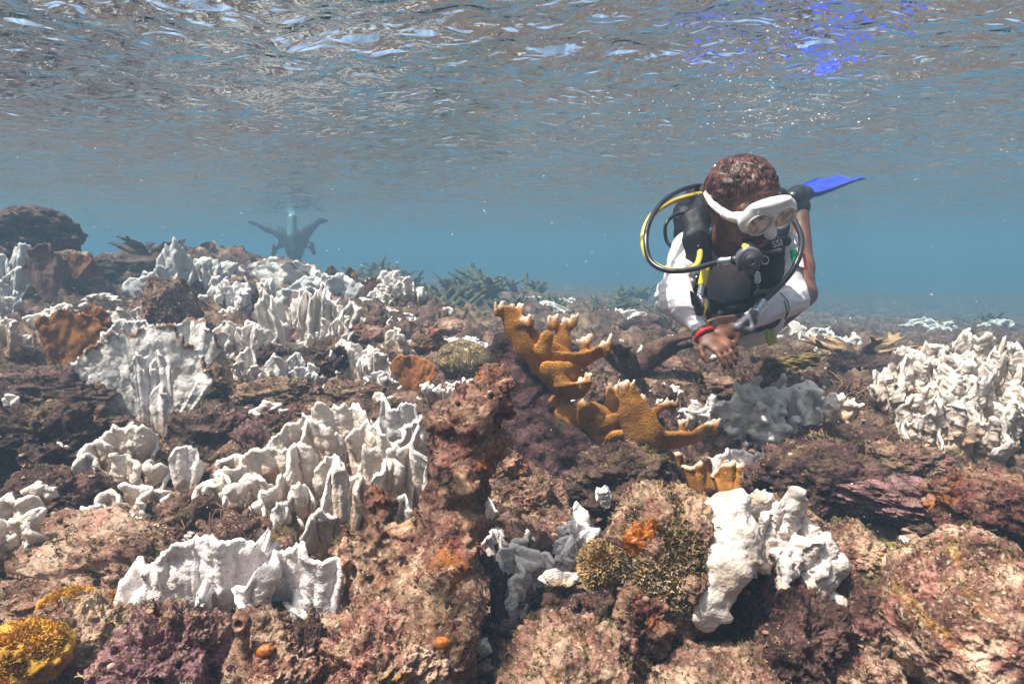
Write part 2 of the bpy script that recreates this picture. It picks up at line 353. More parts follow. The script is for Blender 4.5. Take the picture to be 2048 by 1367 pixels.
def build_water(H=.8):
    # surface sheet with real waves
    rr = np.concatenate([np.geomspace(.4, 38, 420), np.geomspace(39, 100, 30)]); th = np.concatenate([np.linspace(-.95, .95, 520), np.linspace(1, 2*np.pi-1, 60)]); Rr, T = np.meshgrid(rr, th, indexing='ij')
    x = (Rr*np.sin(T)).ravel(); y = (Rr*np.cos(T)).ravel(); r = Rr.ravel()
    a = np.stack([x*.55+y*.15, y*1.15-x*.3, x*0], 1); b = np.stack([x, y*1.5, x*0+4], 1)
    z = H+.048*noise(a, 1.1, 2, 31)+.028*noise(b, 3.0, 2, 32)+.0095*noise(b, 8.5, 1, 33)
    v = np.stack([x, y, z], 1); nv = len(th); f = grid_faces(len(rr), nv); i = np.arange(len(rr)-1)*nv
    wrap = np.stack([i+nv-1, i+2*nv-1, i+nv, i], 1); v = np.vstack([v, [[0, 0, H]]]); c = len(v)-1; j = np.arange(nv)
    tri = np.stack([np.full(nv, c), (j+1) % nv, j], 1)
    m = NT("water_surface_material"); t = m.t; t.nodes.remove(m.b)
    mp = m.n("ShaderNodeMapping"); m.set(mp.inputs[0], m.co); mp.inputs["Scale"].default_value = (1, 1.7, 1); mp.inputs["Rotation"].default_value = (0, 0, .25)
    n = m.bump(m.noise(7, 1.5, .5, .8, vec=mp.outputs[0]), .8, .05); n = m.bump(m.noise(24, 1, .5, .5, vec=mp.outputs[0]), .4, .009, n)
    fr = m.n("ShaderNodeFresnel"); fr.inputs[0].default_value = 1.33; m.set(fr.inputs["Normal"], n)
    gl = m.n("ShaderNodeBsdfGlossy"); gl.inputs["Roughness"].default_value = .02; gl.inputs["Color"].default_value = (.86, .94, 1, 1); m.set(gl.inputs["Normal"], n)
    # bright caustic nets painted as a cell pattern into the sheet's transparency
    mp2 = m.n("ShaderNodeMapping"); m.set(mp2.inputs[0], m.co); wv = m.noise(3.0, 2, .5)
    ad = m.n("ShaderNodeVectorMath"); ad.operation = 'MULTIPLY_ADD'; cc = m.n("ShaderNodeCombineXYZ"); m.set(cc.inputs[0], wv); m.set(cc.inputs[1], m.noise(4.3, 2, .5, 1.0)); m.set(ad.inputs[0], cc.outputs[0]); ad.inputs[1].default_value = (.5, .5, .5); m.set(ad.inputs[2], m.co)
    vo = m.vor(6.5, 'DISTANCE_TO_EDGE', vec=ad.outputs[0]); net = m.ramp(vo, [(.0, 1.0), (.06, .82), (.22, .52)])
    vo2 = m.vor(14, 'DISTANCE_TO_EDGE', vec=ad.outputs[0]); net2 = m.ramp(vo2, [(.0, 1.0), (.2, .72)])
    tr = m.n("ShaderNodeBsdfTransparent"); m.set(tr.inputs[0], m.mix(1.0, net, net2, 'MULTIPLY'))
    mx = m.n("ShaderNodeMixShader"); m.set(mx.inputs[0], fr.outputs[0]); m.set(mx.inputs[1], tr.outputs[0]); m.set(mx.inputs[2], gl.outputs[0]); t.links.new(mx.outputs[0], m.out.inputs[0])
    tag(mk("water_surface", v, [np.vstack([f, wrap])[:, ::-1], tri[:, ::-1]], m.m), kind='structure')
    # the body of water: one closed box of even density
    hz = NT("water_volume"); hz.t.nodes.remove(hz.b); vol = hz.n("ShaderNodeVolumePrincipled"); vol.inputs["Color"].default_value = (.098, .160, .224, 1)
    vol.inputs["Density"].default_value = .13; vol.inputs["Absorption Color"].default_value = (.04, .27, .36, 1); vol.inputs["Anisotropy"].default_value = 0
    hz.t.links.new(vol.outputs[0], hz.out.inputs["Volume"])
    X, Z0, Z1 = 104, -6.0, H+.25
    bv = np.array([(sx*X, sy*X, z) for z in (Z0, Z1) for sy in (-1, 1) for sx in (-1, 1)]); bf = np.array([(0, 2, 3, 1), (4, 5, 7, 6), (0, 1, 5, 4), (2, 6, 7, 3), (0, 4, 6, 2), (1, 3, 7, 5)])
    tag(mk("haze", bv, bf, hz.m, smooth=False), kind='stuff')
# ------------------------------------------------------------------ coral makers
rs = np.random.RandomState(11)
def rotz(v, a): c, s = math.cos(a), math.sin(a); return v@np.array([[c, s, 0], [-s, c, 0], [0, 0, 1]])
def roty(v, a): c, s = math.cos(a), math.sin(a); return v@np.array([[c, 0, -s], [0, 1, 0], [s, 0, c]])
def rotx(v, a): c, s = math.cos(a), math.sin(a); return v@np.array([[1, 0, 0], [0, c, s], [0, -s, c]])
def blade(W, H, seed, th=.0085, base=.35, ruf=.035, k=2.0, lob=.14, rib=.6, bump=.0025, arch=.35, spread=.75, lean=0.0, nu=None, nv=None, curl=0.0):
    "a ruffled upright plate: closed two-sided sheet, base at the origin, facing -Y; returns v, f, h"
    nu = nu or int(np.clip(W/.0045, 20, 110)); nv = nv or int(np.clip(H/.0045, 18, 72))
    u = np.linspace(-1, 1, nu); t = np.linspace(0, 1, nv)**.9; U, V = np.meshgrid(u, t, indexing='ij')
    ws = W/.12
    Hu = H*((1-arch*np.abs(u)**2.2)*(1+lob*n1(u*1.1*ws, seed)+lob*.55*n1(u*3.2*ws, seed+1)+lob*.34*n1(u*8.5*ws, seed+2)+lob*.24*n1(u*19*ws, seed+4)))
    Hu = np.maximum(Hu, H*.12)
    al = U*spread; r = V*Hu[:, None]; bw = W/2*base
    sx = max(.1, (W/2-bw)/(H*(1-arch*.7)*math.sin(spread)+1e-6))
    x = U*bw+r*np.sin(al)*sx; z = r*(np.cos(al)*.55+.45)
    ph = seed*1.7
    y = ruf*V**1.2*(np.sin(k*np.pi*U+ph)+.45*np.sin(2.4*k*np.pi*U+ph*2.3)+.12*np.sin(9*k*np.pi*U+ph))-lean*z+curl*V**3*H*np.sin(U*5+ph)
    q = np.stack([x.ravel(), y.ravel(), z.ravel()], 1)
    y = y+(ruf*.9*noise(q*[1, 0, 1], 14, 2, seed)*V.ravel()**.8).reshape(U.shape)
    y = y+np.exp(-(1-V)*H/.022)*.0095*(noise(q*[1, 0, .3], 44, 2, seed+11)).reshape(U.shape)*min(1.5, H/.08)
    p = np.stack([x, y, z], -1); du = np.gradient(p, axis=0); dv = np.gradient(p, axis=1); n = np.cross(dv, du); n /= np.linalg.norm(n, axis=-1)[..., None]+1e-9
    eu = np.minimum(U+1, 1-U)*W/2; ev = (1-V)*H; e = np.minimum(eu, ev)
    e = np.sqrt(np.clip(e/(th*.8), 0, 1))
    rim = 1+.5*np.exp(-((1-V)*H/.012)**2)*(1+n1(U.ravel()*9*ws, seed+5).reshape(U.shape))
    qq = p.reshape(-1, 3)
    ribn = np.clip(n1(U.ravel()*2.3*ws+.25*noise(qq, 9, 1, seed), seed+9, 2).reshape(U.shape)-.15, 0, 1)
    def side(sg, so):
        b = bump*1.25*noise(qq, 45, 4, seed+so, gain=.7).reshape(U.shape)+bump*.9*noise(qq, 17, 1, seed+so+3).reshape(U.shape)
        d = (th*.5*rim*(1+.5*(1-V))+b+th*rib*ribn*2.2*(.25+V*.75)*np.clip((1-V)*6, .3, 1))*e
        return (p+sg*n*d[..., None]).reshape(-1, 3)
    A, B = side(1, 0), side(-1, 20); f = grid_faces(nu, nv)
    bd = np.zeros((nu, nv), bool); bd[0] = bd[-1] = True; bd[:, 0] = bd[:, -1] = True
    ids = np.arange(nu*nv)+nu*nv; ids[bd.ravel()] = np.arange(nu*nv)[bd.ravel()]
    # compact the back sheet (its rim is shared with the front)
    keep = ~bd.ravel(); m = np.cumsum(keep)-1+nu*nv; ids = np.where(keep, m, np.arange(nu*nv))
    v = np.vstack([A, B[keep]]); F = np.vstack([f[:, ::-1], ids[f]])
    h = np.concatenate([V.ravel(), V.ravel()[keep]])
    return v, F, h
def place(v, yaw=0, roll=0, pitch=0): return rotz(roty(rotx(v, pitch), roll), yaw)
def colony(name, loc, label, cat, group, blades, mat, onemesh=False, part='blade', keep_z=False):
    "blades: list of dicts(dx,dy,dz,W,H,yaw,roll,pitch, + blade arguments)"
    acc = Acc(); t = None if onemesh else empty(name, loc)
    for i, b in enumerate(blades):
        b = dict(b); dx, dy, dz = b.pop('dx', 0), b.pop('dy', 0), b.pop('dz', 0); yaw, roll, pit = b.pop('yaw', 0), b.pop('roll', 0), b.pop('pitch', 0)
        m = b.pop('mat', None); v, f, h = blade(**b); v = place(v, yaw, roll, pit)
        if onemesh: acc.add(v+[dx, dy, dz], f, h=h)
        else: mk(part, v, f, M[m] if m else mat, t, (dx, dy, dz), attrs={'h': h})
    if onemesh: t = acc.mk(name, mat, loc=loc)
    return tag(t, label, cat, group)
def px2m(n, Y): return n*Y/FPX
def pix_blades(items, Y0, P0, seed=0, **kw):
    "items: (px, py_base, py_top, width_px, depth offset, yaw, roll) measured off the photograph and given real size at their depth"
    out = []
    for i, it in enumerate(items):
        px, pb, ptp, wp, dY, yaw, roll = it[:7]; Y = Y0+dY; q = P(px, pb+.16*(pb-ptp), Y)-P0
        d = dict(dx=q.x, dy=q.y, dz=q.z, W=px2m(wp, Y)/max(.5, math.cos(yaw)), H=px2m(pb-ptp, Y)*1.2, yaw=yaw, roll=roll, seed=seed+i*3+1); d.update(kw)
        if len(it) > 7: d.update(it[7])
        out.append(d)
    return out
def auto_blades(n, W, D, H, seed, facing=0, sp=.6, wf=.5, **kw):
    "a clump of n upright plates spread over W x D metres"
    r = np.random.RandomState(seed); out = []
    for i in range(n):
        s = (i+.5)/n*2-1 if n > 1 else 0; y = (r.rand()-.5)*D; hh = H*(1-.45*abs(s)**1.5)*(.65+.45*r.rand())
        s += (r.rand()-.5)*1.2/n
        d = dict(dx=s*W*.36, dy=y, dz=-.15*H*r.rand(), W=W*wf*(.6+.6*r.rand()), H=hh, yaw=facing+(r.rand()-.5)*2*sp, roll=s*.35+(r.rand()-.5)*.2, pitch=(r.rand()-.5)*.3, seed=seed*7+i*3)
        d.update(kw); out.append(d)
    return out
def clump(px, pb, pt, wpx, Y, n, label, mat='bleach', D=None, seed=None, group='bleached plate corals', one=None, sp=.6, name='bleached_plate_coral', cat='bleached coral', wf=.58, **kw):
    p = settle(P(px, pb, Y)); W = px2m(wpx, Y)*1.12; H = px2m(pb-pt, Y)*(1.2 if pb-pt > 30 else 1); seed = seed if seed is not None else int(px+pb)
    return dict(kind='clump', p=p, W=W, H=H, D=D or W*.5, n=n, label=label, mat=mat, seed=seed, group=group, one=(Y > 2.6 if one is None else one), sp=sp, name=name, cat=cat, wf=wf, kw=kw)
def make_clump(c):
    k = dict(ruf=.012+c['W']*.03, th=.007 if c['p'].y < 3 else .011); k.update(c['kw']); k.pop('nu', None)
    b = auto_blades(c['n'], c['W'], c['D'], c['H']*1.1, c['seed'], 0, c['sp'], c['wf'], **k)
    if c['p'].y > 3:
        for x in b: x.setdefault('nu', 30); x.setdefault('nv', 24); x.setdefault('arch', .5)
    return colony(c['name'], c['p']-Vector((0, 0, .015*c['p'].y**.5)), c['label'], c['cat'], c['group'], b, M[c['mat']], onemesh=c['one'])
def rock(px, py, wpx, hpx, Y, label, mat='rock', sub=6, seed=None, name='reef_rock', cat='rock', group='rocks of the dead reef', amp=.28, depth=1.0, tilt=0, nf=1.7, pits=.0, yaw=0, squash=1.0, fine=1.0):
    "a lumpy eroded rock whose visible outline is centred on the pixel"
    p = P(px, py, Y); rx, rz = px2m(wpx/2, Y), px2m(hpx/2, Y); seed = seed if seed is not None else int(px*3+py)
    settle(Vector((p.x, p.y, p.z-rz*.75)), max(rx*.6, .04))
    v, f = ico(sub); d = 1+amp*1.15*noise(v, nf, 3, seed)+amp*.40*noise(v, nf*3.1, 3, seed+1, ridge=True)+amp*.22*noise(v, nf*8, 3, seed+2, ridge=True)*fine+amp*.09*noise(v, nf*24, 3, seed+4)*fine
    if pits:
        q = noise(v, nf*3.4, 1, seed+3); d -= pits*np.clip((q-.34)*5, 0, 1)*.5
    w_ = v*d[:, None]+.10*amp*np.stack([noise(v, 3.3, 2, seed+5), noise(v, 3.3, 2, seed+6), noise(v, 3.3, 2, seed+7)], 1)
    w_ = w_*np.array([rx, (rx+rz)/2*depth, rz])*squash; w_ = rotz(roty(w_, tilt), yaw)
    return tag(mk(name, w_, f, M[mat], loc=p), label, cat, group)
def knobby(p, W, H, D, label, mat, seed, n=60, r=.012, h=.004, name='bleached_knobby_coral', group='bleached plate corals', stems=5, lump=True, parent=None, gap=.0, cat='bleached coral'):
    "a colony of stalks and lobes crowded with small knobs, one grown body"
    R_ = np.random.RandomState(seed); s = Solid(r*.9)
    tops = []
    for i in range(stems):
        a = (i+.5)/stems*2-1; x = a*W*.38+(R_.rand()-.5)*W*.08; y = (R_.rand()-.5)*D*.6; ht = H*(1-.3*abs(a)**2)*(.7+.3*R_.rand())
        b = np.array([x*.55, y*.5, 0]); m = np.array([x*.85, y*.9, ht*.5]); t = np.array([x*1.1, y, ht*.85]); an = R_.rand()*3.14; nn = (math.sin(an)*.5, 1, .15)
        s.chain([b, m, t], [W/stems*.32, W/stems*.45, W/stems*.55], n=nn, sc=2.0); tops += [m, t, (m+t)/2]
    tops = np.array(tops)
    for i in range(n):
        c = tops[R_.randint(len(tops))]+R_.normal(size=3)*[W/stems*.42, D*.12, H*.17]; c[2] = max(c[2], H*.08)
        e = c+np.array([R_.normal()*.7, R_.normal()*.6-.4, .5+.7*R_.rand()])*r*1.1; q = r*(.6+.7*R_.rand())
        j = tops[np.argmin(((tops-c)**2).sum(1))]; s.cone(j*.35+c*.65, c, q*.9, q, k=r*.8); s.cone(c, e, q, q*.75, k=r*.6)
    v, f = s.mesh(h, r*.28, .45/r, 2, seed)
    hh = np.clip(v[:, 2]/H, 0, 1)
    return tag(mk(name, v, f, M[mat], parent, loc=p, attrs={'h': hh}), label, cat, group)
def fan(p, W, H, label, mat, seed, yaw=0, roll=0, pitch=0, group='brown sea fans', th=.006, **kw):
    v, f, h = blade(W, H, seed, th=th, base=.12, ruf=.012, k=1, lob=.10, rib=0, bump=.0012, arch=.25, spread=.95, **kw)
    return tag(mk('sea_fan', place(v, yaw, roll, pitch), f, M[mat], loc=p, attrs={'h': h}), label, 'sea fan', group)
def strands(name, p, label, cat, group, mat, roots, n, L, dirn, rad, seed, droop=.25, spread=.25, seg=9, wav=.03, ns=5):
    R_ = np.random.RandomState(seed); a = Acc(); d0 = np.array(dirn, float)
    for i in range(n):
        r0 = np.array([R_.uniform(-1, 1)*roots[0], R_.uniform(-1, 1)*roots[1], R_.uniform(0, 1)*roots[2]]); d = d0+R_.normal(size=3)*spread; d /= np.linalg.norm(d); l = L*(.55+.5*R_.rand())
        t = np.linspace(0, 1, seg)[:, None]; w_ = wav*np.stack([np.sin(t[:, 0]*5+i), np.cos(t[:, 0]*4+i*2), np.sin(t[:, 0]*6+i*3)], 1)*t
        a.add(*tube(r0+d*l*t-np.array([0, 0, droop*L])*t*t+w_, rad*(1.1-.5*t[:, 0]), ns), h=np.concatenate([np.repeat(t[:, 0], ns), [0, 1]]))
    return tag(a.mk(name, mat, loc=p), label, cat, group)
# more materials
def fan_mat(name, c1, c2):
    m = NT(name); v = m.vor(230, 'DISTANCE_TO_EDGE'); c = m.mix(m.ramp(m.noise(14, 4, .6), [(.38, 0), (.62, 1)]), c1, c2)
    c = m.mix(m.ramp(v, [(.02, 0), (.12, .6)]), c, tuple(x*.4 for x in c1)); vv = m.noise(7, 3, .6, 1.5)
    c = m.mix(m.ramp(vv, [(.58, 0), (.64, .35)]), c, (.5, .35, .25))
    return m.done(c, .85, m.bump(v, .8, .003), .15)
M['fan'] = fan_mat("sea_fan_brown", (.20, .085, .045), (.34, .15, .07)); M['fanor'] = fan_mat("sea_fan_orange", (.30, .11, .04), (.48, .2, .07)); M['fanpurple'] = fan_mat("sea_fan_purple", (.16, .09, .09), (.26, .16, .14))
def elk_mat():
    m = NT("elkhorn_polyps"); t = m.attr("tip"); c = m.mix(m.ramp(m.noise(11, 4, .6), [(.35, 0), (.65, 1)]), (.21, .082, .014), (.42, .185, .034))
    v = m.vor(210); c = m.mix(m.ramp(v, [(.0, .55), (.35, 0)]), c, (.62, .30, .09))
    c = m.mix(m.ramp(t, [(.35, 0), (.9, .9)]), c, (.80, .60, .46))
    return m.done(c, .8, m.bump(v, .7, .003, m.bump(m.noise(40, 3), .4, .008)), .2)
M['elk'] = elk_mat()
def brain_mat():
    m = NT("brain_ridges"); x = m.noise(24, 1.0, .4, .5); y = m.math('SINE', m.math('MULTIPLY', x, 150.0)); y = m.math('MULTIPLY_ADD', y, .5, .5)
    c = m.mix(m.ramp(y, [(.25, 0), (.7, 1)]), (.10, .06, .025), (.42, .32, .17))
    return m.done(c, .8, m.bump(y, 1.0, .006), .2)
M['brain'] = brain_mat()
M['yellowalgae'] = plain("yellow_coral_crust", (.62, .34, .06), .9, .1, .8, 160, .5)
M['gorg'] = plain("soft_coral_tan", (.36, .25, .10), .9, .1, .4, 200, .55); M['gorgdark'] = plain("soft_coral_dark", (.09, .08, .04), .9, .1, .4, 200, .5)
M['algae'] = plain("tan_branching_algae", (.42, .28, .13), .9, .1, 0, 100, .5); M['algaedark'] = plain("brown_feather_algae", (.22, .12, .09), .9, .1, 0, 100, .5)
M['farelk'] = plain("far_elkhorn", (.12, .11, .06), .9, .1, .5, 60, .6); M['tanelk'] = plain("tan_elkhorn", (.42, .27, .15), .85, .1, .5, 120, .45)
M['algaepale'] = plain("pale_branching_algae", (.62, .50, .36), .9, .1, 0, 100, .4)
M['yellowrim'] = plain("yellow_green_crust", (.35, .3, .08), .9, .1, .6, 90, .5)
M['orange'] = plain("orange_sponge", (.42, .12, .008), .45, .5, .8, 140, .6)
M['sand'] = plain("coral_sand", (.5, .42, .36), .95, .1, .6, 500, .25)
# ------------------------------------------------------------------ the reef, thing by thing
Q = []          # things waiting for the ground to be settled
def later(fn, *a, **k): Q.append((fn, a, k))
def add_clump(*a, **k): Q.append((make_clump, (clump(*a, **k),), {}))
def add_rock(*a, **k):
    Q.append((rock, a, k)); p = P(a[0], a[1], a[4]); settle(Vector((p.x, p.y, p.z-px2m(a[3]/2, a[4])*.75)), max(px2m(a[2]/2, a[4])*.6, .04))
# --- hero plates -------------------------------------------------
def big_fan():
    Y = 2.05; p0 = settle(P(305, 850, Y))
    it = [(300, 850, 650, 300, 0, .05, 0, dict(arch=.22, spread=1.2, base=.3, lob=.09, ruf=.010, rib=.5, bump=.002, th=.012, k=1, mat='bleachedge')),
          (297, 860, 700, 30, -.07, .2, .03, dict(base=.85, arch=.05, ruf=.008)), (340, 850, 690, 30, -.06, -.3, -.03, dict(base=.8, arch=.1, ruf=.006)),
          (325, 860, 775, 60, -.09, -.3, .1, dict(base=.4)),
          (385, 735, 640, 120, .12, -.2, .2, dict(mat='bleachedge')), (270, 740, 640, 110, .14, .2, -.1)]
    colony('bleached_fan_coral', p0, 'broad white fan shaped coral plate with a brown crusted rim and upright ribs', 'bleached coral', 'bleached plate corals', pix_blades(it, Y, p0, 3, ruf=.008, th=.008, bump=.0011), M['bleachwhite'])
def central_cluster():
    Y = 1.36; p0 = settle(P(650, 1080, Y)); settle(P(520, 1010, Y)); settle(P(790, 1080, Y))
    it = [(700, 960, 800, 190, .26, .1, -.1), (790, 960, 790, 120, .27, -.2, .1, dict(mat='bleachgrey')), (600, 930, 840, 110, .24, .3, -.2),
          (660, 960, 830, 100, .2, .5, -.1), (750, 980, 830, 130, .16, -.3, 0), (820, 1000, 840, 70, .18, 1.0, .05),
          (560, 980, 880, 120, .15, .4, -.25), (500, 1000, 920, 110, .12, .1, -.4), (460, 1005, 935, 80, .08, .4, -.6),
          (620, 1030, 880, 70, .1, .8, -.05), (665, 1040, 900, 80, .08, .2, .05), (520, 1035, 935, 100, .05, .35, -.25), (570, 1060, 930, 60, .03, .9, -.1),
          (610, 1070, 950, 55, .0, .7, -.1), (675, 1120, 915, 62, -.02, .15, .02, dict(base=.6)), (650, 1110, 1000, 55, -.04, .9, -.1), (700, 1070, 940, 60, .06, -.6, .1), (735, 1080, 880, 90, .07, -.2, .1),
          (790, 1090, 880, 80, .05, -.1, .04, dict(base=.7, arch=.1)), (830, 1090, 860, 60, .08, -.9, .05, dict(base=.7)), (775, 1010, 900, 70, .02, .6, .1), (800, 1090, 985, 48, -.06, .2, .05), (820, 1110, 1000, 42, -.05, -.8, .2),
          (595, 1100, 990, 50, -.02, .6, -.2), (545, 1080, 990, 60, .0, .3, -.3), (480, 1030, 960, 60, .03, -.5, -.3), (430+20, 1000, 950, 40, .05, .2, -.6)]
    colony('bleached_plate_coral', p0, 'largest cluster of crowded ruffled white coral blades, left of the crusted dead branch', 'bleached coral', 'bleached plate corals', pix_blades(it, Y, p0, 40, ruf=.014, base=.45, lob=.16), M['bleachcream'])
def front_plate():
    Y = 1.03; p0 = settle(P(500, 1235, Y)); settle(P(620, 1240, Y)); settle(P(400, 1240, Y))
    it = [(435, 1250, 1044, 275, 0, .12, 0, dict(arch=.16, base=.75, ruf=.012, k=1.5, lob=.07, rib=1.3)), (610, 1270, 1058, 175, -.01, -.25, .04, dict(arch=.1, base=.85, ruf=.014, rib=1.2, lob=.1)), (345, 1240, 1105, 130, .03, .3, -.35, dict(ruf=.02)),
          (310, 1230, 1160, 90, .0, .3, -.4), (545, 1270, 1090, 80, -.02, .9, 0, dict(base=.6)), (655, 1230, 1100, 70, .03, -.7, .2), (415, 1245, 1165, 16, -.035, .3, 0, dict(base=.9, arch=.3)), (530, 1150, 1058, 50, .03, .1, .05), (600, 1250, 1190, 30, -.05, .7, .1)]
    colony('bleached_plate_coral', p0, 'broad white ribbed coral plate standing low behind the pink pitted rock', 'bleached coral', 'bleached plate corals', pix_blades(it, Y, p0, 90), M['bleachwhite'])
def left_cluster():
    Y = 1.42; p0 = settle(P(260, 1060, Y)); settle(P(290, 1000, Y+.05))
    it = [(265, 960, 832, 120, .12, -.1, .05), (215, 960, 870, 70, .1, .5, -.15), (190, 1000, 905, 70, .05, .3, -.1), (255, 1010, 900, 100, .05, -.2, .0), (300, 1000, 915, 80, .06, -.3, .2), (160, 950, 870, 50, .12, .2, -.3),
          (230, 1060, 975, 90, -.02, .2, 0), (280, 1050, 965, 80, -.02, -.6, .1), (320, 1030, 960, 50, .02, -.5, .3), (200, 1070, 1000, 50, -.05, .7, -.1), (265, 1070, 1030, 40, -.08, .4, .2)]
    colony('bleached_plate_coral', p0, 'cream coloured clump of frilly coral blades below the broad white fan', 'bleached coral', 'bleached plate corals', pix_blades(it, Y, p0, 130, ruf=.016, lob=.18, bump=.004), M['bleachcream'])
def edge_cluster():
    Y = 1.15; p0 = settle(P(40, 1150, Y))
    it = [(40, 1100, 985, 110, .06, .1, .1), (10, 1120, 970, 90, .08, .3, -.1), (60, 1100, 1010, 70, .0, -.6, .2), (30, 1150, 1050, 80, -.02, .2, .1), (0, 1150, 1040, 70, -.03, .8, 0), (75, 1000, 965, 60, .12, 0, .2)]
    colony('bleached_plate_coral', p0, 'cream knobbly coral blades cut by the edge of the view, left of the shaded hollow', 'bleached coral', 'bleached plate corals', pix_blades(it, Y, p0, 160, ruf=.016, lob=.2, bump=.006, rib=1.2), M['bleachcream'])
def branch_side_cluster():
    Y = 1.2; p0 = settle(P(1020, 1260, 1.12)); settle(P(960, 1100, 1.25))
    it = [(965, 1100, 970, 70, .08, .6, -.05), (950, 1120, 990, 50, .05, .2, 0), (1000, 1110, 1040, 60, .08, .9, .1), (990, 1150, 1060, 60, .04, .3, 0), (1040, 1140, 1060, 70, .05, .6, .1), (1020, 1200, 1070, 60, .0, .9, .05, dict(rib=1.5)),
          (1050, 1220, 1085, 60, -.02, .8, .1, dict(rib=1.5)), (1075, 1200, 1100, 50, .0, .5, .2), (1030, 1260, 1110, 50, -.06, 1.0, .15, dict(rib=1.5)), (1010, 1290, 1150, 60, -.08, .8, .2, dict(base=.6)), (1090, 1180, 1120, 60, .02, .2, .3), (950, 1200, 1090, 44, -.03, .5, .05), (1110, 1230, 1150, 30, -.02, .6, .1)]
    colony('bleached_plate_coral', p0, 'white folded coral blades sloping down right beside the crusted dead branch', 'bleached coral', 'bleached plate corals', pix_blades(it, Y, p0, 190, ruf=.014, lob=.16, bump=.004), M['bleach'])
def single(px, pb, pt, w, Y, label, mat='bleachwhite', yaw=0, roll=0, pitch=0, seed=0, **k):
    p = settle(P(px, pb, Y)); d = dict(ruf=.012, lob=.12, rib=.3); d.update(k)
    def go():
        W = px2m(w, Y); v, f, h = blade(W, px2m(pb-pt, Y)*1.1, seed or int(px), **d)
        tag(mk('bleached_coral_plate', place(v, yaw, roll, pitch), f, M[mat], loc=p-Vector((0, 0, .01)), attrs={'h': h}), label, 'bleached coral', 'bleached plate corals')
    later(go)
def hero_plates():
    for q in [(520, 1090, 1.3, .06), (650, 1150, 1.28, .07), (780, 1150, 1.28, .07), (1040, 1260, 1.12, .06), (980, 1160, 1.2, .06), (1080, 1220, 1.16, .05), (985, 1020, 1.3, .06), (1010, 960, 1.5, .06), (450, 1330, 1.0, .06), (600, 1330, 1.0, .06), (1170, 1190, 1.2, .05), (240, 1110, 1.4, .06), (1500, 1020, 1.55, .06), (300, 900, 2.0, .1)]: settle(P(*q[:3]), q[3])
    for f in (big_fan, central_cluster, front_plate, left_cluster, edge_cluster, branch_side_cluster): f()
single(370, 985, 890, 80, 1.45, 'single smooth white coral plate right of the cream frilly clump', yaw=.2, roll=.1, ruf=.008)
single(470, 945, 905, 70, 1.55, 'small tan edged coral plate just behind the largest blade cluster', 'bleachcream')
single(945, 1310, 1262, 95, .98, 'small curled white coral scrap at the foot of the crusted dead branch', 'bleach', pitch=-.3, roll=.1, lob=.3)
single(1215, 1010, 965, 34, 1.35, 'thin grey white coral sliver leaning on the algae covered rock', 'bleachgrey', roll=-.3)
single(905, 1380, 1325, 60, .88, 'white forked coral tip low in front of the crusted branch', 'bleachwhite', lob=.6)
single(935, 1270, 1180, 30, 1.05, 'narrow pale coral blade in the shade beside the crusted branch foot', 'bleachcream', roll=.15)
single(1480, 975, 893, 130, 1.62, 'lilac white coral plate standing behind the lowest orange elkhorn ledge', 'bleachwhite', base=.8, arch=.1, rib=.8)
single(1530, 975, 890, 50, 1.6, 'narrow ribbed white plate at the right end of the lilac plate', 'bleachgrey', base=.7, yaw=.4)
single(1120, 1165, 1130, 110, 1.1, 'flat pale coral shard lying between the two foreground rocks', 'bleach', pitch=-.9)
add_clump(1160, 1140, 1010, 90, 1.22, 6, 'small stubby white coral lobes left of the algae covered rock', 'bleachwhite', bump=.006, rib=1.5, sp=1.2, wf=.4)
add_clump(145, 865, 810, 100, 1.75, 5, 'low white frilly coral tucked behind the dark purple rock', 'bleach', sp=.9)
add_clump(25, 870, 790, 60, 1.8, 3, 'small white coral frill at the edge beside the dark purple rock', 'bleach', sp=.9)
add_clump(545, 835, 785, 95, 1.98, 6, 'low knobbly white coral on the brown ledge behind the largest blade cluster', 'bleachcream', bump=.006, sp=1.2, wf=.35)
add_clump(560, 870, 845, 90, 1.75, 4, 'yellowish coral frills along the ledge lip behind the largest blade cluster', 'bleachcream', sp=1.2, wf=.35)
add_clump(500, 770, 700, 75, 2.35, 5, 'tall narrow white coral clump right of the broad fan', 'bleach', sp=.7)
add_clump(590, 762, 703, 90, 2.4, 7, 'rounded grey white ribbed coral clump on the brown ledge', 'bleachgrey', sp=.5, rib=1.5)
add_clump(715, 765, 690, 130, 2.45, 9, 'white stepped coral plates left of the brown sea fan', 'bleach', sp=.6)
add_clump(760, 775, 735, 60, 2.2, 4, 'small white coral knobs below the stepped plates', 'bleachwhite', sp=1.2)
add_clump(800, 720, 655, 110, 2.9, 7, 'cream white coral plates with yellow bases above the brown sea fan', 'bleachcream', sp=.6)
add_clump(935, 715, 662, 120, 2.9, 4, 'low smooth white coral mound behind the brain coral', 'bleachwhite', sp=.3, wf=.9, rib=.2)
add_clump(495, 705, 640, 120, 2.85, 8, 'white coral clump stepping down behind the broad fan', 'bleach', sp=.6)
add_clump(400, 700, 640, 90, 2.5, 3, 'wide white plate with brown rim just behind the broad fan', 'bleachedge', sp=.2, wf=.9)
add_clump(240, 665, 605, 95, 2.9, 6, 'white ribbed plates above the left part of the broad fan', 'bleach', sp=.5, rib=1.2)
add_clump(205, 690, 640, 80, 2.6, 5, 'pale fluted coral right of the orange brown sea fan', 'bleachcream', sp=.5)
add_clump(135, 650, 600, 120, 3.0, 6, 'long low white plates behind the orange brown sea fan', 'bleach', sp=.3, wf=.8)
add_clump(20, 700, 620, 70, 2.3, 4, 'cream coral at the edge in front of the orange brown sea fan', 'bleachcream', sp=.6)
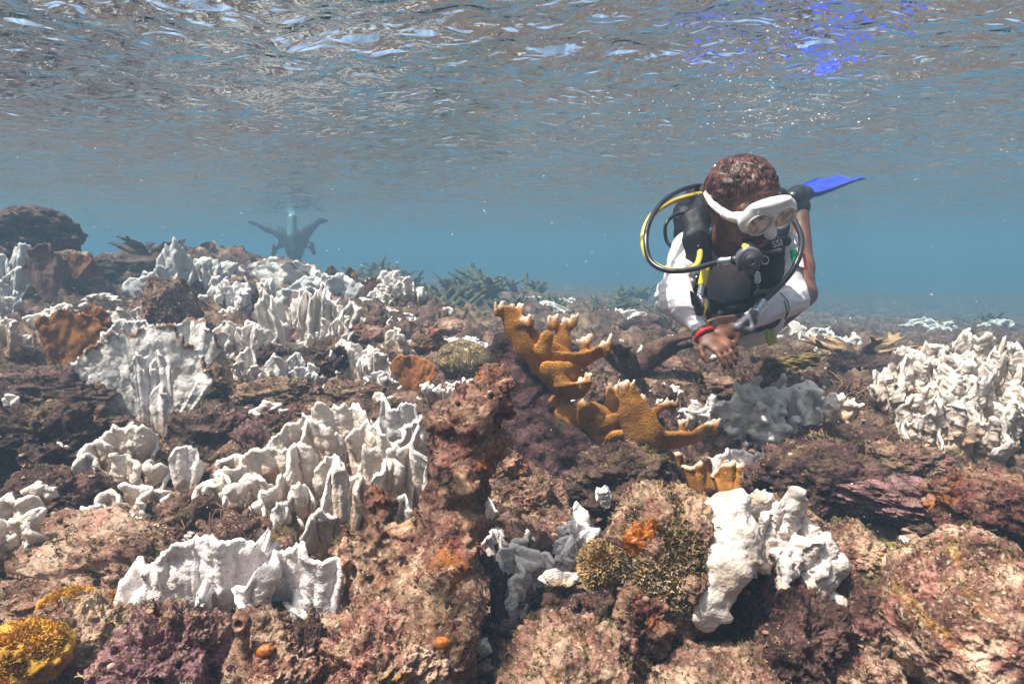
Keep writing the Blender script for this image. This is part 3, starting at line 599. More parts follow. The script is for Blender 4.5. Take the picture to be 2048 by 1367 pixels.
add_clump(620, 700, 575, 200, 3.15, 16, 'tall white coral pile with deep vertical folds in the middle distance', 'bleach', D=.5, sp=.7, wf=.32, base=.6)
add_clump(675, 700, 620, 90, 2.95, 8, 'white folded blades at the right foot of the tall coral pile', 'bleach', sp=.7, wf=.4)
add_clump(570, 680, 600, 110, 3.3, 8, 'creamy white blades at the left shoulder of the tall coral pile', 'bleachcream', sp=.7, wf=.4)
add_clump(640, 610, 535, 130, 4.0, 8, 'grey white coral crest behind the tall coral pile', 'bleachgrey', sp=.5)
add_clump(555, 565, 500, 160, 4.3, 7, 'high grey white fan with yellow rim on top of the slope', 'bleachedge', sp=.3, wf=.75, rib=1.2)
add_clump(455, 620, 555, 100, 3.5, 8, 'cauliflower like white coral halfway up the left slope', 'bleachwhite', bump=.008, sp=1.2, wf=.4)
add_clump(385, 590, 500, 170, 4.0, 12, 'large grey white coral crowd on top of the left slope', 'bleachgrey', sp=.8, wf=.35, bump=.008)
add_clump(320, 600, 530, 90, 3.9, 4, 'smooth grey coral fan at the left of the slope top crowd', 'bleachgrey', sp=.3, wf=.9)
add_clump(10, 580, 487, 70, 3.4, 5, 'grey white coral heap at the edge below the dark rock head', 'bleachgrey', sp=.8)
add_clump(20, 625, 560, 60, 3.2, 4, 'green grey coral heap at the edge beside the round purple sea fan', 'bleachgrey', sp=.8)
add_clump(215, 590, 575, 70, 3.3, 3, 'tiny pale coral patch on the left ledge', 'bleach', sp=.8)
add_clump(765, 610, 552, 90, 4.6, 6, 'domed bluish white coral behind the broken brown sea fan', 'bleachwhite', sp=.5, rib=1.4, wf=.7)
add_clump(750, 650, 632, 70, 3.6, 5, 'small white coral crust behind the tan ledge in the middle', 'bleachwhite', sp=1.2)
add_clump(1410, 845, 790, 90, 2.0, 8, 'small knobbly white coral left of the grey fingered colony', 'bleachwhite', bump=.008, sp=1.4, wf=.3)
add_clump(1480, 760, 690, 110, 4.2, 8, 'bluish white coral heap in the haze below the diver', 'bleach', sp=.9, D=.5)
add_clump(1555, 750, 700, 100, 4.0, 7, 'bluish white coral heap right behind the swept tan soft coral', 'bleach', sp=.9)
add_clump(1640, 725, 660, 170, 4.6, 12, 'widest bluish coral bank in the haze right of the diver', 'bleach', sp=.9, D=.6, wf=.3)
add_clump(1560, 690, 660, 90, 5.2, 6, 'farthest bluish coral clump in the haze right of the diver', 'bleach', sp=.9)
add_clump(1880, 690, 655, 130, 5.6, 5, 'dim bluish coral bank far behind the big right colony', 'bleach', sp=.9)
add_clump(1250, 650, 615, 110, 5.5, 6, 'dim turquoise coral patch far below the diver elbow', 'bleach', sp=.9)
add_clump(1095, 620, 600, 110, 6.2, 6, 'long turquoise coral patch far behind the upper orange elkhorn', 'bleach', sp=.9)
add_clump(950, 640, 610, 80, 5.2, 5, 'yellow green coral patch far behind the pale mound', 'yellowrim', sp=.9)
add_clump(890, 640, 602, 60, 5.2, 4, 'pale turquoise coral lump beside the dark far thicket', 'bleachwhite', sp=.5)
for i, (x, y, w_, Y) in enumerate([(1130, 800, 60, 2.0), (1335, 690, 60, 3.6), (1270, 720, 50, 3.1), (1180, 700, 40, 3.5), (1560, 860, 60, 2.3), (1010, 730, 50, 3.0), (880, 745, 40, 2.6), (1700, 780, 60, 2.6), (985, 760, 40, 2.4)]):
    add_clump(x, y, y-26, w_, Y, 4, ['low pale coral frill beside the lower orange elkhorn', 'small white coral scrap under the dark branching skeleton tip', 'white coral scrap under the dark branching skeleton', 'pale coral scrap left of the dark branching skeleton', 'pale coral frill right of the grey fingered colony foot', 'white scrap between brain coral and upper elkhorn', 'white scrap in front of the low smooth mound', 'pale frill under the tan table elkhorn', 'white frill right of the brain coral'][i], 'bleach', sp=1.2, wf=.5)
# --- knobby colonies --------------------------------------------
def right_colony():
    Y = 1.75; root = settle(P(1900, 950, Y)); settle(P(1960, 960, Y), .2); t = empty('bleached_knobby_coral', root)
    tag(t, 'huge cream white coral colony of knobby lobes on thick stalks at the right edge', 'bleached coral', 'bleached plate corals')
    def lobe(px, pb, pt, w, dY, n, seed, stems=4, r=.0085):
        q = P(px, pb, Y+dY)-root; o = knobby(q, px2m(w, Y), px2m(pb-pt, Y), px2m(w, Y)*.55, None, 'bleachcream', seed, n, r, .0046, 'lobe', stems=stems, parent=t, cat=None); o.pop('group', None) if 'group' in o else None
    R2 = np.random.RandomState(31)
    for row, (y0, hh, dY, n) in enumerate([(850, 165, .26, 8), (870, 170, .14, 8), (905, 150, .04, 7), (940, 130, -.05, 5)]):
        for i in range(n):
            px = 1800+row*8+(i+.5)/n*270+R2.normal()*8; edge = max(0, (1840-px)/60); h_ = hh*(1-.45*edge)*R2.uniform(.85, 1.08)
            pb = y0-30*edge; b = pix_blades([(px, pb, pb-h_, R2.uniform(80, 140), dY+R2.normal()*.02, R2.uniform(-.8, .8), R2.normal()*.12-edge*.35)], Y, root, 300+row*40+i*3, ruf=.018, lob=.24, bump=.0075, th=.012, rib=1.3, base=.45, arch=.5)[0]
            dx, dy, dz, yaw, roll = b.pop('dx'), b.pop('dy'), b.pop('dz'), b.pop('yaw'), b.pop('roll'); v, f, h = blade(**b); mk('blade', place(v, yaw, roll), f, M['bleachcream'], t, (dx, dy, dz), attrs={'h': h})
    lobe(1900, 930, 780, 90, -.06, 90, 5, 3, .007)
    s = Solid(.03)
    for (a, b, r0, r1) in [((1930, 980, -.05), (1900, 880, 0), .05, .03), ((1950, 985, -.05), (1965, 880, 0), .05, .035), ((1900, 990, -.06), (1990, 990, -.06), .035, .035), ((1975, 970, 0), (2020, 860, .1), .04, .03), ((1890, 960, .1), (1830, 850, .12), .04, .03)]:
        s.cone(P(a[0], a[1], Y+a[2])-root, P(b[0], b[1], Y+b[2])-root, r0, r1)
    v, f = s.mesh(.007, .006, 14, 3, 4); mk('stalk', v, f, M['bleachcream'], t, attrs={'h': np.clip(v[:, 2]*2, 0, 1)*.5})
def grey_colony():
    Y = 1.95; p = settle(P(1530, 905, Y)); settle(P(1600, 900, Y))
    s = Solid(.012); R_ = np.random.RandomState(5)
    for (x0, y0, x1, y1, r0, r1, d) in [(1465, 915, 1490, 800, .035, .06, 0), (1490, 870, 1500, 790, .05, .06, .05), (1540, 860, 1545, 800, .05, .07, .04), (1600, 850, 1600, 790, .05, .06, .05), (1640, 860, 1640, 810, .04, .05, .06), (1580, 800, 1620, 775, .05, .035, .08),
                                     (1518, 900, 1512, 835, .022, .028, -.04), (1580, 915, 1555, 830, .025, .03, -.03), (1610, 900, 1592, 840, .02, .03, -.03), (1545, 895, 1530, 840, .02, .02, -.05), (1460, 880, 1450, 820, .03, .05, 0), (1560, 930, 1572, 860, .016, .02, -.06), (1610, 880, 1640, 850, .025, .02, -.02)]:
        s.cone(P(x0, y0, Y+d)-p, P(x1, y1, Y+d+.03)-p, r0*.75, r1*.75, n=(.3, 1, .1), sc=1.5)
        for j in range(7):
            c = P(x0, y0, Y+d)-p; e = P(x1, y1, Y+d)-p; q = c.lerp(e, .25+.8*R_.rand())+Vector(R_.normal(size=3)*r1*.5); s.cone(q, q+Vector(R_.normal(size=3)*.015)+Vector((0, -.01, .022)), .014, .011)
    v, f = s.mesh(.0055, .006, 26, 3, 3)
    tag(mk('bleached_finger_coral', v, f, M['bleach'], loc=p, attrs={'h': np.clip(v[:, 2]*3+.6, 0, 1)}), 'shaded grey white colony of drooping stubby fingers right of the orange elkhorn', 'bleached coral', 'bleached plate corals')
    p = settle(P(1680, 865, 1.98)); knobby(p, .13, .15, .08, 'small sunlit cream knobby coral right of the grey fingered colony', 'bleachcream', 77, 60, .009, .0045, stems=3)
    p = settle(P(895, 800, 2.0)); s = Solid(.004)
    for i in range(34):
        x = R_.uniform(-.075, .075); y = R_.uniform(-.03, .03); a = Vector((x, y, 0)); b = a+Vector((x*.3+R_.normal()*.006, -.01, .03+.02*R_.rand()+(.02 if x > .03 else 0))); s.cone(a, b, .0065, .006); s.cone(b, b+Vector((R_.normal()*.009, -.003, .012)), .006, .0065)
    v, f = s.mesh(.003); tag(mk('finger_coral', v, f, M['bleachwhite'], loc=p, attrs={'h': v[:, 2]*12}), 'little colony of thin white finger coral below the brain coral', 'finger coral', 'bleached plate corals')
def draped_coral():
    # bleached lobes draped over the algae covered rock
    Y = 1.0; p = P(1520, 1100, Y); s = Solid(.010); t = empty('bleached_lobed_coral', p)
    tag(t, 'thick bright white lobed coral draped over the algae covered foreground rock', 'bleached coral', 'bleached plate corals')
    for pts, rr in [([(1450, 1015, .0), (1462, 1090, -.05), (1455, 1150, -.085), (1425, 1205, -.10), (1405, 1240, -.10)], [.040, .050, .040, .028, .026]), ([(1430, 1020, -.02), (1412, 1080, -.05), (1420, 1130, -.05)], [.024, .026, .018]), ([(1450, 1015, .03), (1520, 1012, .04)], [.03, .034]),
                    ([(1490, 1080, -.02), (1475, 1150, -.09)], [.03, .02]), ([(1418, 1225, -.1), (1440, 1232, -.11)], [.018, .015])]:
        s.chain([P(a, b, Y+c)-p for a, b, c in pts], rr, n=(.1, 1, .35), sc=2.3)
    R_ = np.random.RandomState(3)
    for i in range(46):
        u_ = R_.rand(); q = P(1462, 1005, Y-.02).lerp(P(1482, 1165, Y-.09), u_)-p+Vector(R_.normal(size=3)*[.010, .006, .010]); s.cone(q, q+Vector((.007, -.005, .005)), .007, .0055, k=.008)
    v, f = s.mesh(.0036, .012, 22, 4, 9); mk('lobe', v, f, M['bleachlobe'], t, attrs={'h': v[:, 0]*0+.62+.3*noise(v, 12, 2)})
    for k, (px, pb, pt, w_, dY, yaw, roll, pit) in enumerate([(1505, 1140, 1000, 120, .03, -.3, .05, -.15), (1550, 1160, 1005, 150, .0, .1, .35, -.25), (1590, 1175, 1065, 150, -.01, -.1, .75, -.25), (1612, 1200, 1100, 130, -.02, .2, 1.05, -.3), (1625, 1250, 1165, 100, -.01, -.2, 1.0, -.2), (1632, 1275, 1215, 50, .0, .3, .9, 0), (1500, 1155, 1060, 60, -.04, .9, .1, -.1), (1570, 1190, 1110, 60, -.05, .7, .6, -.2)]):
        q = P(px, pb, Y+dY)-p; v, f, h = blade(px2m(w_, Y), px2m(pb-pt, Y)*1.25, 700+k*9, th=.016, ruf=.014, lob=.2, rib=1.0, bump=.0065, base=.7, arch=.3); mk('blade', place(v, yaw, roll, pit), f, M['bleachlobe'], t, q, attrs={'h': h*.6+.35})
# --- dead branch in the foreground ---------------------------------
def dead_branch():
    Y = 1.06; p = P(880, 1200, Y); s = Solid(.03)
    def c(pts, rr, **k): s.chain([P(a, b, d)-p for a, b, d in pts], rr, **k)
    c([(985, 765, 1.16), (960, 815, 1.15), (935, 870, 1.12), (925, 930, 1.1), (905, 1000, 1.08), (895, 1080, 1.05), (860, 1160, 1.02)], [.036, .046, .054, .056, .050, .054, .07])
    c([(1000, 790, 1.14), (955, 790, 1.17)], [.022, .018]); c([(985, 900, 1.12), (900, 860, 1.12)], [.022, .018])
    c([(715, 1130, 1.06), (760, 1190, 1.02), (840, 1230, .98)], [.032, .045, .055]); c([(755, 1020, 1.08), (765, 1090, 1.05), (800, 1180, 1.0)], [.030, .036, .06]); c([(688, 1058, 1.06), (705, 1110, 1.06)], [.012, .03])
    c([(900, 1080, 1.04), (880, 1200, .98), (860, 1290, .92)], [.05, .07, .08]); c([(740, 1150, 1.05), (820, 1100, 1.05)], [.04, .05])
    v, f = s.mesh(.0042, .024, 15, 5, 5, extra=lambda q: .012*np.clip(noise(q, 30, 1, 4)-.25, 0, 1)*2-.006*noise(q, 60, 2, 14, ridge=True))
    t = mk('dead_coral_branch', v, f, M['rockorange'], loc=p); t.data.materials.append(M['rockbranch']); zc = v[f[:, 0]]; t.data.polygons.foreach_set('material_index', (zc[:, 2]+.06*noise(zc, 14, 3, 9) < .13).astype(np.int32))  # crust colours by height, with a lit foot and shaded top painted in
    tag(t, 'thick dead coral branch rising like a snag, crusted red, orange and tan', 'dead coral', 'rocks of the dead reef')
# --- live elkhorn --------------------------------------------------
def elkhorn():
    Y = 1.75; p = P(1180, 900, Y); t = empty('elkhorn_coral', p)
    tag(t, 'living orange brown elkhorn coral with pale tipped antlers on a dark dead trunk', 'elkhorn coral')
    s = Solid(.03)
    s.chain([P(*q)-p for q in [(1010, 700, 1.82), (1040, 760, 1.8), (1060, 830, 1.78), (1120, 890, 1.76), (1220, 940, 1.72), (1330, 965, 1.7)]], [.045, .075, .09, .10, .085, .06], n=(0, 1, .3), sc=1.3)
    s.chain([P(*q)-p for q in [(1080, 850, 1.8), (1130, 960, 1.78), (1170, 1040, 1.7)]], [.07, .09, .10]); s.chain([P(*q)-p for q in [(1045, 790, 1.84), (1060, 880, 1.78), (1085, 980, 1.7)]], [.08, .10, .09]); s.cone(P(1010, 690, 1.82)-p, P(1040, 720, 1.8)-p, .03, .05)
    s.chain([P(*q)-p for q in [(1220, 940, 1.72), (1190, 1010, 1.65), (1260, 1010, 1.6)]], [.06, .09, .08])
    v, f = s.mesh(.006, .020, 14, 4, 2); mk('trunk', v, f, M['trunk'], t)
    def antler(segs, seed, tips, nm='branch', k=.009):
        s = Solid(k)
        for pts, rr, nn, sc in segs: s.chain([P(a, b, Y+c)-p for a, b, c in pts], [r*.90 for r in rr], n=nn, sc=sc*2.1)
        T = []; R_ = np.random.RandomState(seed)
        for (x0, y0, x1, y1, d, m, r) in tips:           # jagged pale fingers along a growing edge
            for i in range(m):
                q = (P(x0, y0, Y+d)-p).lerp(P(x1, y1, Y+d)-p, (i+.5)/m*1.3-.15)+Vector(R_.normal(size=3)*.003); mid = (P((x0+x1)/2, (y0+y1)/2+38, Y+d)-p); e = (q-mid).normalized()*.019*(.6+.8*R_.rand())
                s.cone(q-e, q+e*.5, r*1.15, r*.75, k=.007); T.append(q+e*.6)
        v, f = s.mesh(.004, .0035, 24, 2, seed); T = np.array([list(q) for q in T])
        d = np.min(np.linalg.norm(v[:, None, :]-T[None], axis=2), axis=1); mk(nm, v, f, M['elk'], t, attrs={'tip': np.clip(1.1-d/.026, 0, 1)})
    F = (.1, 1, .15)
    antler([([(1140, 760, -.02), (1105, 725, -.02), (1060, 690, -.03), (1035, 655, -.03), (1020, 628, -.03)], [.075, .070, .054, .042, .032], F, 1.9),
            ([(1038, 650, -.04), (1062, 640, -.05)], [.018, .012], F, 1.5), ([(1020, 632, -.03), (998, 618, -.03)], [.02, .012], F, 1.6), ([(1030, 650, -.02), (1035, 622, -.02)], [.024, .016], F, 1.5),
            ([(1110, 730, 0), (1120, 690, .0), (1125, 660, .0)], [.065, .040, .022], F, 1.8), ([(1125, 665, 0), (1108, 648, 0)], [.018, .010], F, 1.4), ([(1122, 665, 0), (1140, 648, 0)], [.016, .012], F, 1.4),
            ([(1085, 700, -.05), (1095, 672, -.06)], [.03, .022], F, 1.5), ([(1120, 720, -.03), (1165, 718, -.04), (1200, 702, -.06), (1218, 688, -.07)], [.04, .034, .026, .014], (0, .9, .7), 1.5),
            ([(1168, 712, -.05), (1172, 688, -.05)], [.018, .014], F, 1.4), ([(1115, 745, -.03), (1130, 775, -.05), (1165, 768, -.08), (1178, 765, -.09)], [.05, .035, .024, .014], (0, .6, 1), 1.4),
            ([(1100, 740, -.06), (1135, 735, -.07)], [.035, .02], F, 1.4), ([(1110, 700, .02), (1070, 672, .03)], [.04, .02], F, 1.5)],
           1, [(988, 616, 1008, 611, -.03, 4, .006), (1025, 618, 1046, 613, -.02, 5, .007), (1052, 640, 1066, 634, -.05, 4, .005), (1096, 645, 1114, 638, 0, 5, .006), (1126, 645, 1152, 637, 0, 6, .006), (1160, 686, 1184, 676, -.05, 6, .006), (1206, 694, 1225, 680, -.07, 5, .006), (1158, 762, 1180, 758, -.09, 4, .006)])
    antler([([(1110, 800, .0), (1130, 835, -.02), (1145, 850, -.03)], [.03, .045, .035], F, 1.5), ([(1130, 840, -.02), (1185, 840, -.04), (1230, 880, -.05)], [.055, .066, .06], F, 1.6), ([(1170, 840, -.06), (1168, 810, -.08)], [.03, .024], F, 1.4),
            ([(1225, 850, -.02), (1225, 810, -.01), (1222, 785, 0)], [.03, .028, .024], F, 1.7), ([(1200, 850, -.06), (1245, 835, -.08)], [.035, .022], F, 1.4),
            ([(1240, 880, -.05), (1300, 880, -.07), (1350, 880, -.09), (1385, 875, -.11), (1412, 858, -.12), (1425, 852, -.12)], [.06, .058, .044, .032, .024, .014], (0, .8, .6), 1.5),
            ([(1290, 870, -.1), (1270, 830, -.1), (1258, 790, -.1), (1252, 775, -.1)], [.065, .056, .034, .018], F, 2.2), ([(1300, 870, -.07), (1300, 830, -.05), (1322, 815, -.05), (1343, 806, -.05)], [.04, .022, .014, .010], F, 1.5),
            ([(1295, 840, -.06), (1285, 805, -.04)], [.022, .014], F, 1.4), ([(1360, 875, -.1), (1368, 852, -.1)], [.016, .010], F, 1.3), ([(1230, 890, -.03), (1260, 910, -.04)], [.04, .035], F, 1.3)],
           2, [(1244, 770, 1262, 766, -.1, 4, .006), (1212, 772, 1236, 768, 0, 5, .006), (1334, 808, 1352, 800, -.05, 4, .005), (1360, 848, 1376, 842, -.1, 4, .005), (1404, 858, 1432, 846, -.12, 7, .006), (1278, 800, 1292, 796, -.04, 3, .005), (1160, 800, 1176, 798, -.08, 3, .006)])
    for k, (px, pb, pt, w_, dY, yaw, roll, pit, kw) in enumerate([(1310, 965, 902, 150, -.06, .1, .05, -.25, dict(base=.85, arch=.15)), (1265, 960, 905, 70, -.04, -.5, 0, -.1, dict(base=.8)), (1420, 985, 928, 110, -.12, .2, .05, -.35, dict(base=.8, arch=.1)), (1485, 1000, 938, 130, -.2, -.25, .12, -.45, dict(base=.75, arch=.15, ruf=.028)), (1450, 985, 925, 60, -.14, .9, .1, -.2, dict(base=.7)),
                                  (1125, 860, 795, 75, -.02, .1, -.2, -.1, dict(base=.9, arch=.5, lob=.03)), (1085, 745, 668, 60, .0, .3, -.15, 0, dict(base=.8, arch=.4))]):
        d = dict(ruf=.016, lob=.16, rib=.2, bump=.001, th=.014); d.update(kw); q = P(px, pb, Y+dY)-p; v, f, h = blade(px2m(w_, Y+dY), px2m(pb-pt, Y+dY)*1.2, 900+k*7, **d); mk('ledge', place(v, yaw, roll, pit), f, M['elk'], t, q, attrs={'tip': np.clip((h-.84)/.14, 0, 1)*(k < 5)})
def small_elkhorn(px, pb, Y, S_, label, mat, seed, group, n=6, name='elkhorn_coral', h=.012, flat=2.2, up=.5, rad=1.0):
    p = settle(P(px, pb, Y)); R_ = np.random.RandomState(seed)
    def go():
        s = Solid(.03*S_); T = []; s.cone((0, 0, -.05), (0, 0, .18*S_), .07*S_*rad, .06*S_*rad)
        for i in range(n):
            a = i/n*6.28+R_.rand(); L = S_*(.35+.25*R_.rand()); d = np.array([math.cos(a), math.sin(a)*.8, up*(.5+R_.rand())]); d /= np.linalg.norm(d)
            b = np.array([0, 0, .15*S_]); m = b+d*L*.55; e = m+np.array([d[0], d[1], d[2]*.25+.12])*L*.5
            s.chain([b, m, e], [.05*S_*rad, .055*S_*rad, .04*S_*rad], n=(0, 0, 1) if flat > 1.5 else (0, 1, 0), sc=flat)
            for j in range(3):
                aa = a+(j-1)*.55; f_ = e+np.array([math.cos(aa), math.sin(aa), .25+.3*R_.rand()])*L*.35; s.cone(e, f_, .03*S_*rad, .02*S_*rad, n=(0, 0, 1), sc=1.8); T.append(f_)
        v, f = s.mesh(h*S_, .012*S_, 8/S_, 3, seed); T = np.array(T); d = np.min(np.linalg.norm(v[:, None]-T[None], axis=2), axis=1)
        tag(mk(name, v, f, M[mat], loc=p, attrs={'tip': np.clip(1-d/(.06*S_), 0, 1)}), label, 'elkhorn coral', group)
    later(go)
small_elkhorn(1722, 745, 3.1, .48, 'tan table shaped elkhorn with upturned flat arms behind the swept soft coral', 'tanelk', 3, 'far elkhorn corals', 9, h=.016)
small_elkhorn(1265, 785, 2.35, .46, 'dark dead branching skeleton right of the upper orange elkhorn', 'trunk', 9, 'dead elkhorn skeletons', 5, 'dead_elkhorn_skeleton', .018, 1.1, 1.0, 1.5)
small_elkhorn(300, 530, 4.6, .42, 'small dark elkhorn with pale upturned tips on the left skyline', 'rockdark', 12, 'dead elkhorn skeletons', 6, 'dead_elkhorn_skeleton', .02, 1.2, .9, 1.4)
far = [(850, 655, 5.6, 1.1), (900, 620, 6.5, .9), (960, 600, 7.2, 1.0), (810, 600, 7.6, 1.0), (1020, 640, 6.2, .7), (1100, 640, 6.6, .7), (1170, 660, 5.6, .55), (1220, 630, 7.4, .8), (1060, 600, 8.5, .9), (1330, 655, 6.8, .6), (1980, 668, 9, .9), (1820, 662, 11, .7), (1560, 655, 12, .8), (1400, 655, 9.5, .7), (1150, 690, 4.2, .3), (700, 590, 7.0, .8), (760, 570, 9, 1.0), (1270, 610, 11, .9), (1700, 656, 13, .9)]
fl = ['tallest dark elkhorn thicket in the haze right of the brown blades', 'second dark thicket in the haze, just right of the tallest', 'dim broad thicket on the hazy skyline above the orange elkhorn', 'dim thicket on the hazy skyline left of the tallest', 'small dark thicket behind the pale mound', 'dark thicket behind the orange antler tips', 'low dark thicket right of the orange antler tips', 'dim thicket left of the diver elbow', 'very dim thicket on the skyline behind the orange elkhorn', 'dim thicket under the diver', 'dim spreading thicket above the big right colony', 'very dim thicket above the left of the big right colony', 'very dim thicket right of the diver', 'very dim thicket under the diver hands', 'tiny dark thicket right behind the upper orange elkhorn', 'dim thicket behind the upright brown blades', 'faint thicket on the skyline near the domed white coral', 'faint thicket left of the diver shoulder', 'faint thicket beyond the tan table elkhorn']
def thicket(px, pb, Y, S_, label, seed):
    p = settle(P(px, pb, Y)); R2 = np.random.RandomState(seed)
    def go():
        s = Solid(.03*S_); s.cone((0, 0, -.1), (0, 0, .1*S_), .12*S_, .1*S_)
        U0 = R2.uniform(.2, .8); nb = R2.randint(12, 26); fx = R2.uniform(.8, 1.8)
        for i in range(nb):
            a = i*2.4+R2.rand(); up = U0+.7*R2.rand(); d = np.array([math.cos(a)*fx, math.sin(a)*.7, up]); d /= np.linalg.norm(d); L = S_*(.16+.26*R2.rand()); b = np.array([R2.normal()*.1*S_, R2.normal()*.08*S_, .03]); m = b+d*L*.7
            s.cone(b, m, .05*S_, .04*S_)
            for j in range(4):
                e = m+(d*.5+R2.normal(size=3)*[.7, .6, .35]+[0, 0, .25])*L*.42; s.cone(m, e, .04*S_, .026*S_, n=R2.normal(size=3)*[.3, .3, 0]+[0, 0, 1], sc=2.0)
        v, f = s.mesh(.022*S_, .02*S_, 9/S_, 3, seed); tag(mk('elkhorn_coral', v, f, M['farelk'], loc=p, attrs={'tip': v[:, 0]*0}), label, 'elkhorn coral', 'far elkhorn corals')
    later(go)
for i, (a, b, c, d) in enumerate(far): thicket(a, b, c, d*.95, fl[i], 20+i)
# --- sea fans, soft corals, brain coral ------------------------------
def fans():
    D = [(95, 605, 497, 105, 3.1, 'round purple brown sea fan with holes below the dark rock head', 'fanpurple', 0, .05), (120, 760, 625, 190, 2.3, 'orange brown sea fan leaning right at the left edge', 'fanor', .2, .55), (180, 650, 610, 70, 2.5, 'small tan tip fan right of the leaning orange brown sea fan', 'fanor', .2, .9),
         (825, 795, 708, 105, 2.15, 'rust brown sea fan with a ragged top left of the brain coral', 'fanor', -.1, .1), (703, 615, 537, 28, 4.3, 'tall narrow upright brown blade, right one of the three', 'fan', 0, 0), (683, 615, 548, 22, 4.4, 'narrow upright brown blade in the middle of the three', 'fan', 0, .05), (660, 600, 535, 36, 4.5, 'wide purplish upright blade, left one of the three', 'fanpurple', 0, .1),
         (750, 625, 556, 60, 4.2, 'broken brown sea fan in front of the domed white coral', 'fan', 0, -.1), (418, 505, 484, 32, 4.6, 'small round brown knob like fan on the left skyline', 'fanpurple', 0, 0), (150, 560, 510, 70, 3.4, 'tan brown fan behind the round purple sea fan', 'fan', .3, .5), (1375, 760, 735, 60, 2.6, 'low brown fan in the rubble left of the swept soft coral', 'fan', 0, .6), (1230, 850, 815, 60, 1.95, 'shaded brown plate behind the lower orange elkhorn', 'fan', 0, .3)]
    for (px, pb, pt, w_, Y, lab, mat, yaw, roll) in D:
        p = P(px, pb, Y); fan(p, px2m(w_, Y), px2m(pb-pt, Y)*1.05, lab, mat, int(px), yaw, roll)
for q in [(95, 605, 3.1), (120, 760, 2.3), (825, 795, 2.15), (703, 615, 4.3), (683, 615, 4.4), (660, 600, 4.5), (750, 625, 4.2), (418, 505, 4.6), (150, 560, 3.4)]: settle(P(*q))
def soft():
    Y = 2.95; p = settle(P(1520, 785, Y)); s = Solid(.012)
    for pts, rr in [([(1505, 790, -.03), (1512, 752, -.04), (1550, 735, -.02), (1610, 722, 0), (1665, 722, .0)], [.024, .054, .06, .046, .014]), ([(1520, 780, .0), (1590, 760, -.05), (1640, 752, -.05), (1690, 762, -.05)], [.048, .062, .05, .017]), ([(1580, 730, .05), (1630, 712, .05)], [.04, .02])]:
        s.chain([P(a, b, Y+c)-p for a, b, c in pts], rr, n=(0, .2, 1), sc=1.15)
    v, f = s.mesh(.0055, .012, 1, 1, 3, extra=lambda q: .011*noise((q+[0, 0, .0])*[5, 42, 42]+noise(q, 6, 1)[:, None]*.8, 1, 2, 6, ridge=True)+.006*noise(q*[10, 90, 90], 1, 2, 7, ridge=True))
    t = tag(mk('swept_soft_coral', v, f, M['gorg'], loc=p), 'tan soft coral with many strands swept to the right by the swell', 'soft coral', 'soft corals')
    a = Acc(); R2 = np.random.RandomState(8); idx = R2.choice(len(v), 420, False)
    for i in idx:
        l = R2.uniform(.03, .09); d = np.array([1, R2.normal()*.12, R2.normal()*.10]); q = v[i]; tt = np.linspace(0, 1, 6)[:, None]; a.add(*tube(q-d*l*.3+d*l*tt+np.array([0, -.006, .004])*np.sin(tt*3), .0042*(1.1-.4*tt[:, 0]), 5))
    a.mk('strands', M['gorg'], t)
    p = settle(P(1335, 690, 4.2)); strands('green_soft_coral', p, 'small bushy green soft coral under the diver elbow', 'soft coral', 'soft corals', M['gorgdark'], (.04, .04, .02), 45, .26, (-.25, 0, 1), .007, 5, 0, .25)
    p = settle(P(1700, 810, 2.3)); strands('drooping_soft_coral', p+Vector((0, 0, .05)), 'grey brown drooping soft coral tuft left of the big right colony', 'soft coral', 'soft corals', M['algaedark'], (.03, .03, .02), 60, .12, (.3, -.1, .5), .004, 6, .5, .5)
    p = P(480, 1075, 1.3); strands('feathery_algae', p, 'feathery brown algae tuft under the left end of the largest blade cluster', 'algae', 'algae tufts', M['algaedark'], (.035, .02, .0), 70, .07, (-.2, -.5, 1), .002, 7, .1, .5)
    p = P(330, 1080, 1.3); strands('feathery_algae', p, 'dark hairy algae tuft below the cream frilly clump', 'algae', 'algae tufts', M['algaedark'], (.03, .02, .0), 60, .06, (-.5, -.5, .6), .0018, 8, .2, .5)
def brain():
    p = P(930, 722, 2.35); v, f = ico(6); w_ = v*(1+.05*noise(v, 1.5, 2, 3))[:, None]*[.118, .11, .088]; w_ = roty(w_, .25)
    tag(mk('brain_coral', w_, f, M['brain'], loc=p), 'rounded olive brown brain coral with maze like grooves', 'brain coral')
settle(P(930, 755, 2.35), .1)
# --- rocks -------------------------------------------------------------
add_rock(325, 1360, 230, 300, .80, 'pink pitted foreground rock under the broad ribbed white plate', 'rockpink', 7, pits=.9, nf=1.5)
add_rock(510, 1275, 140, 110, .90, 'tan knobbly rock behind the small round tube sponge', 'rockbright', 6, nf=2.2)
add_rock(540, 1380, 220, 200, .82, 'pale crusted rock between the pink pitted rock and the dead branch foot', 'rockbright', 7)
add_rock(745, 1345, 300, 230, .88, 'large brown and tan crusted rock at the foot of the dead branch', 'rockbright', 7, nf=2.2, amp=.32)
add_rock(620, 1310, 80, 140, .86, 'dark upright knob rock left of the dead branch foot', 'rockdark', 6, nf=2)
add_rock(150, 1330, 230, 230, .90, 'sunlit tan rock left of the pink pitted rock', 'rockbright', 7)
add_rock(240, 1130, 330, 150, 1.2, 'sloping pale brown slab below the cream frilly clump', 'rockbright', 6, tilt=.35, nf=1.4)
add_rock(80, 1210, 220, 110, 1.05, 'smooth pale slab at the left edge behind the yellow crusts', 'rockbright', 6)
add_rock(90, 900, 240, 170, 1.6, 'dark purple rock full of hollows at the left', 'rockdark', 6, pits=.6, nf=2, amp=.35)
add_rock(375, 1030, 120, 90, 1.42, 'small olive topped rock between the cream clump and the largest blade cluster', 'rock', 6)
add_rock(100, 1010, 180, 140, 1.4, 'dark shaded rock under the left edge corals', 'rockdark', 6)
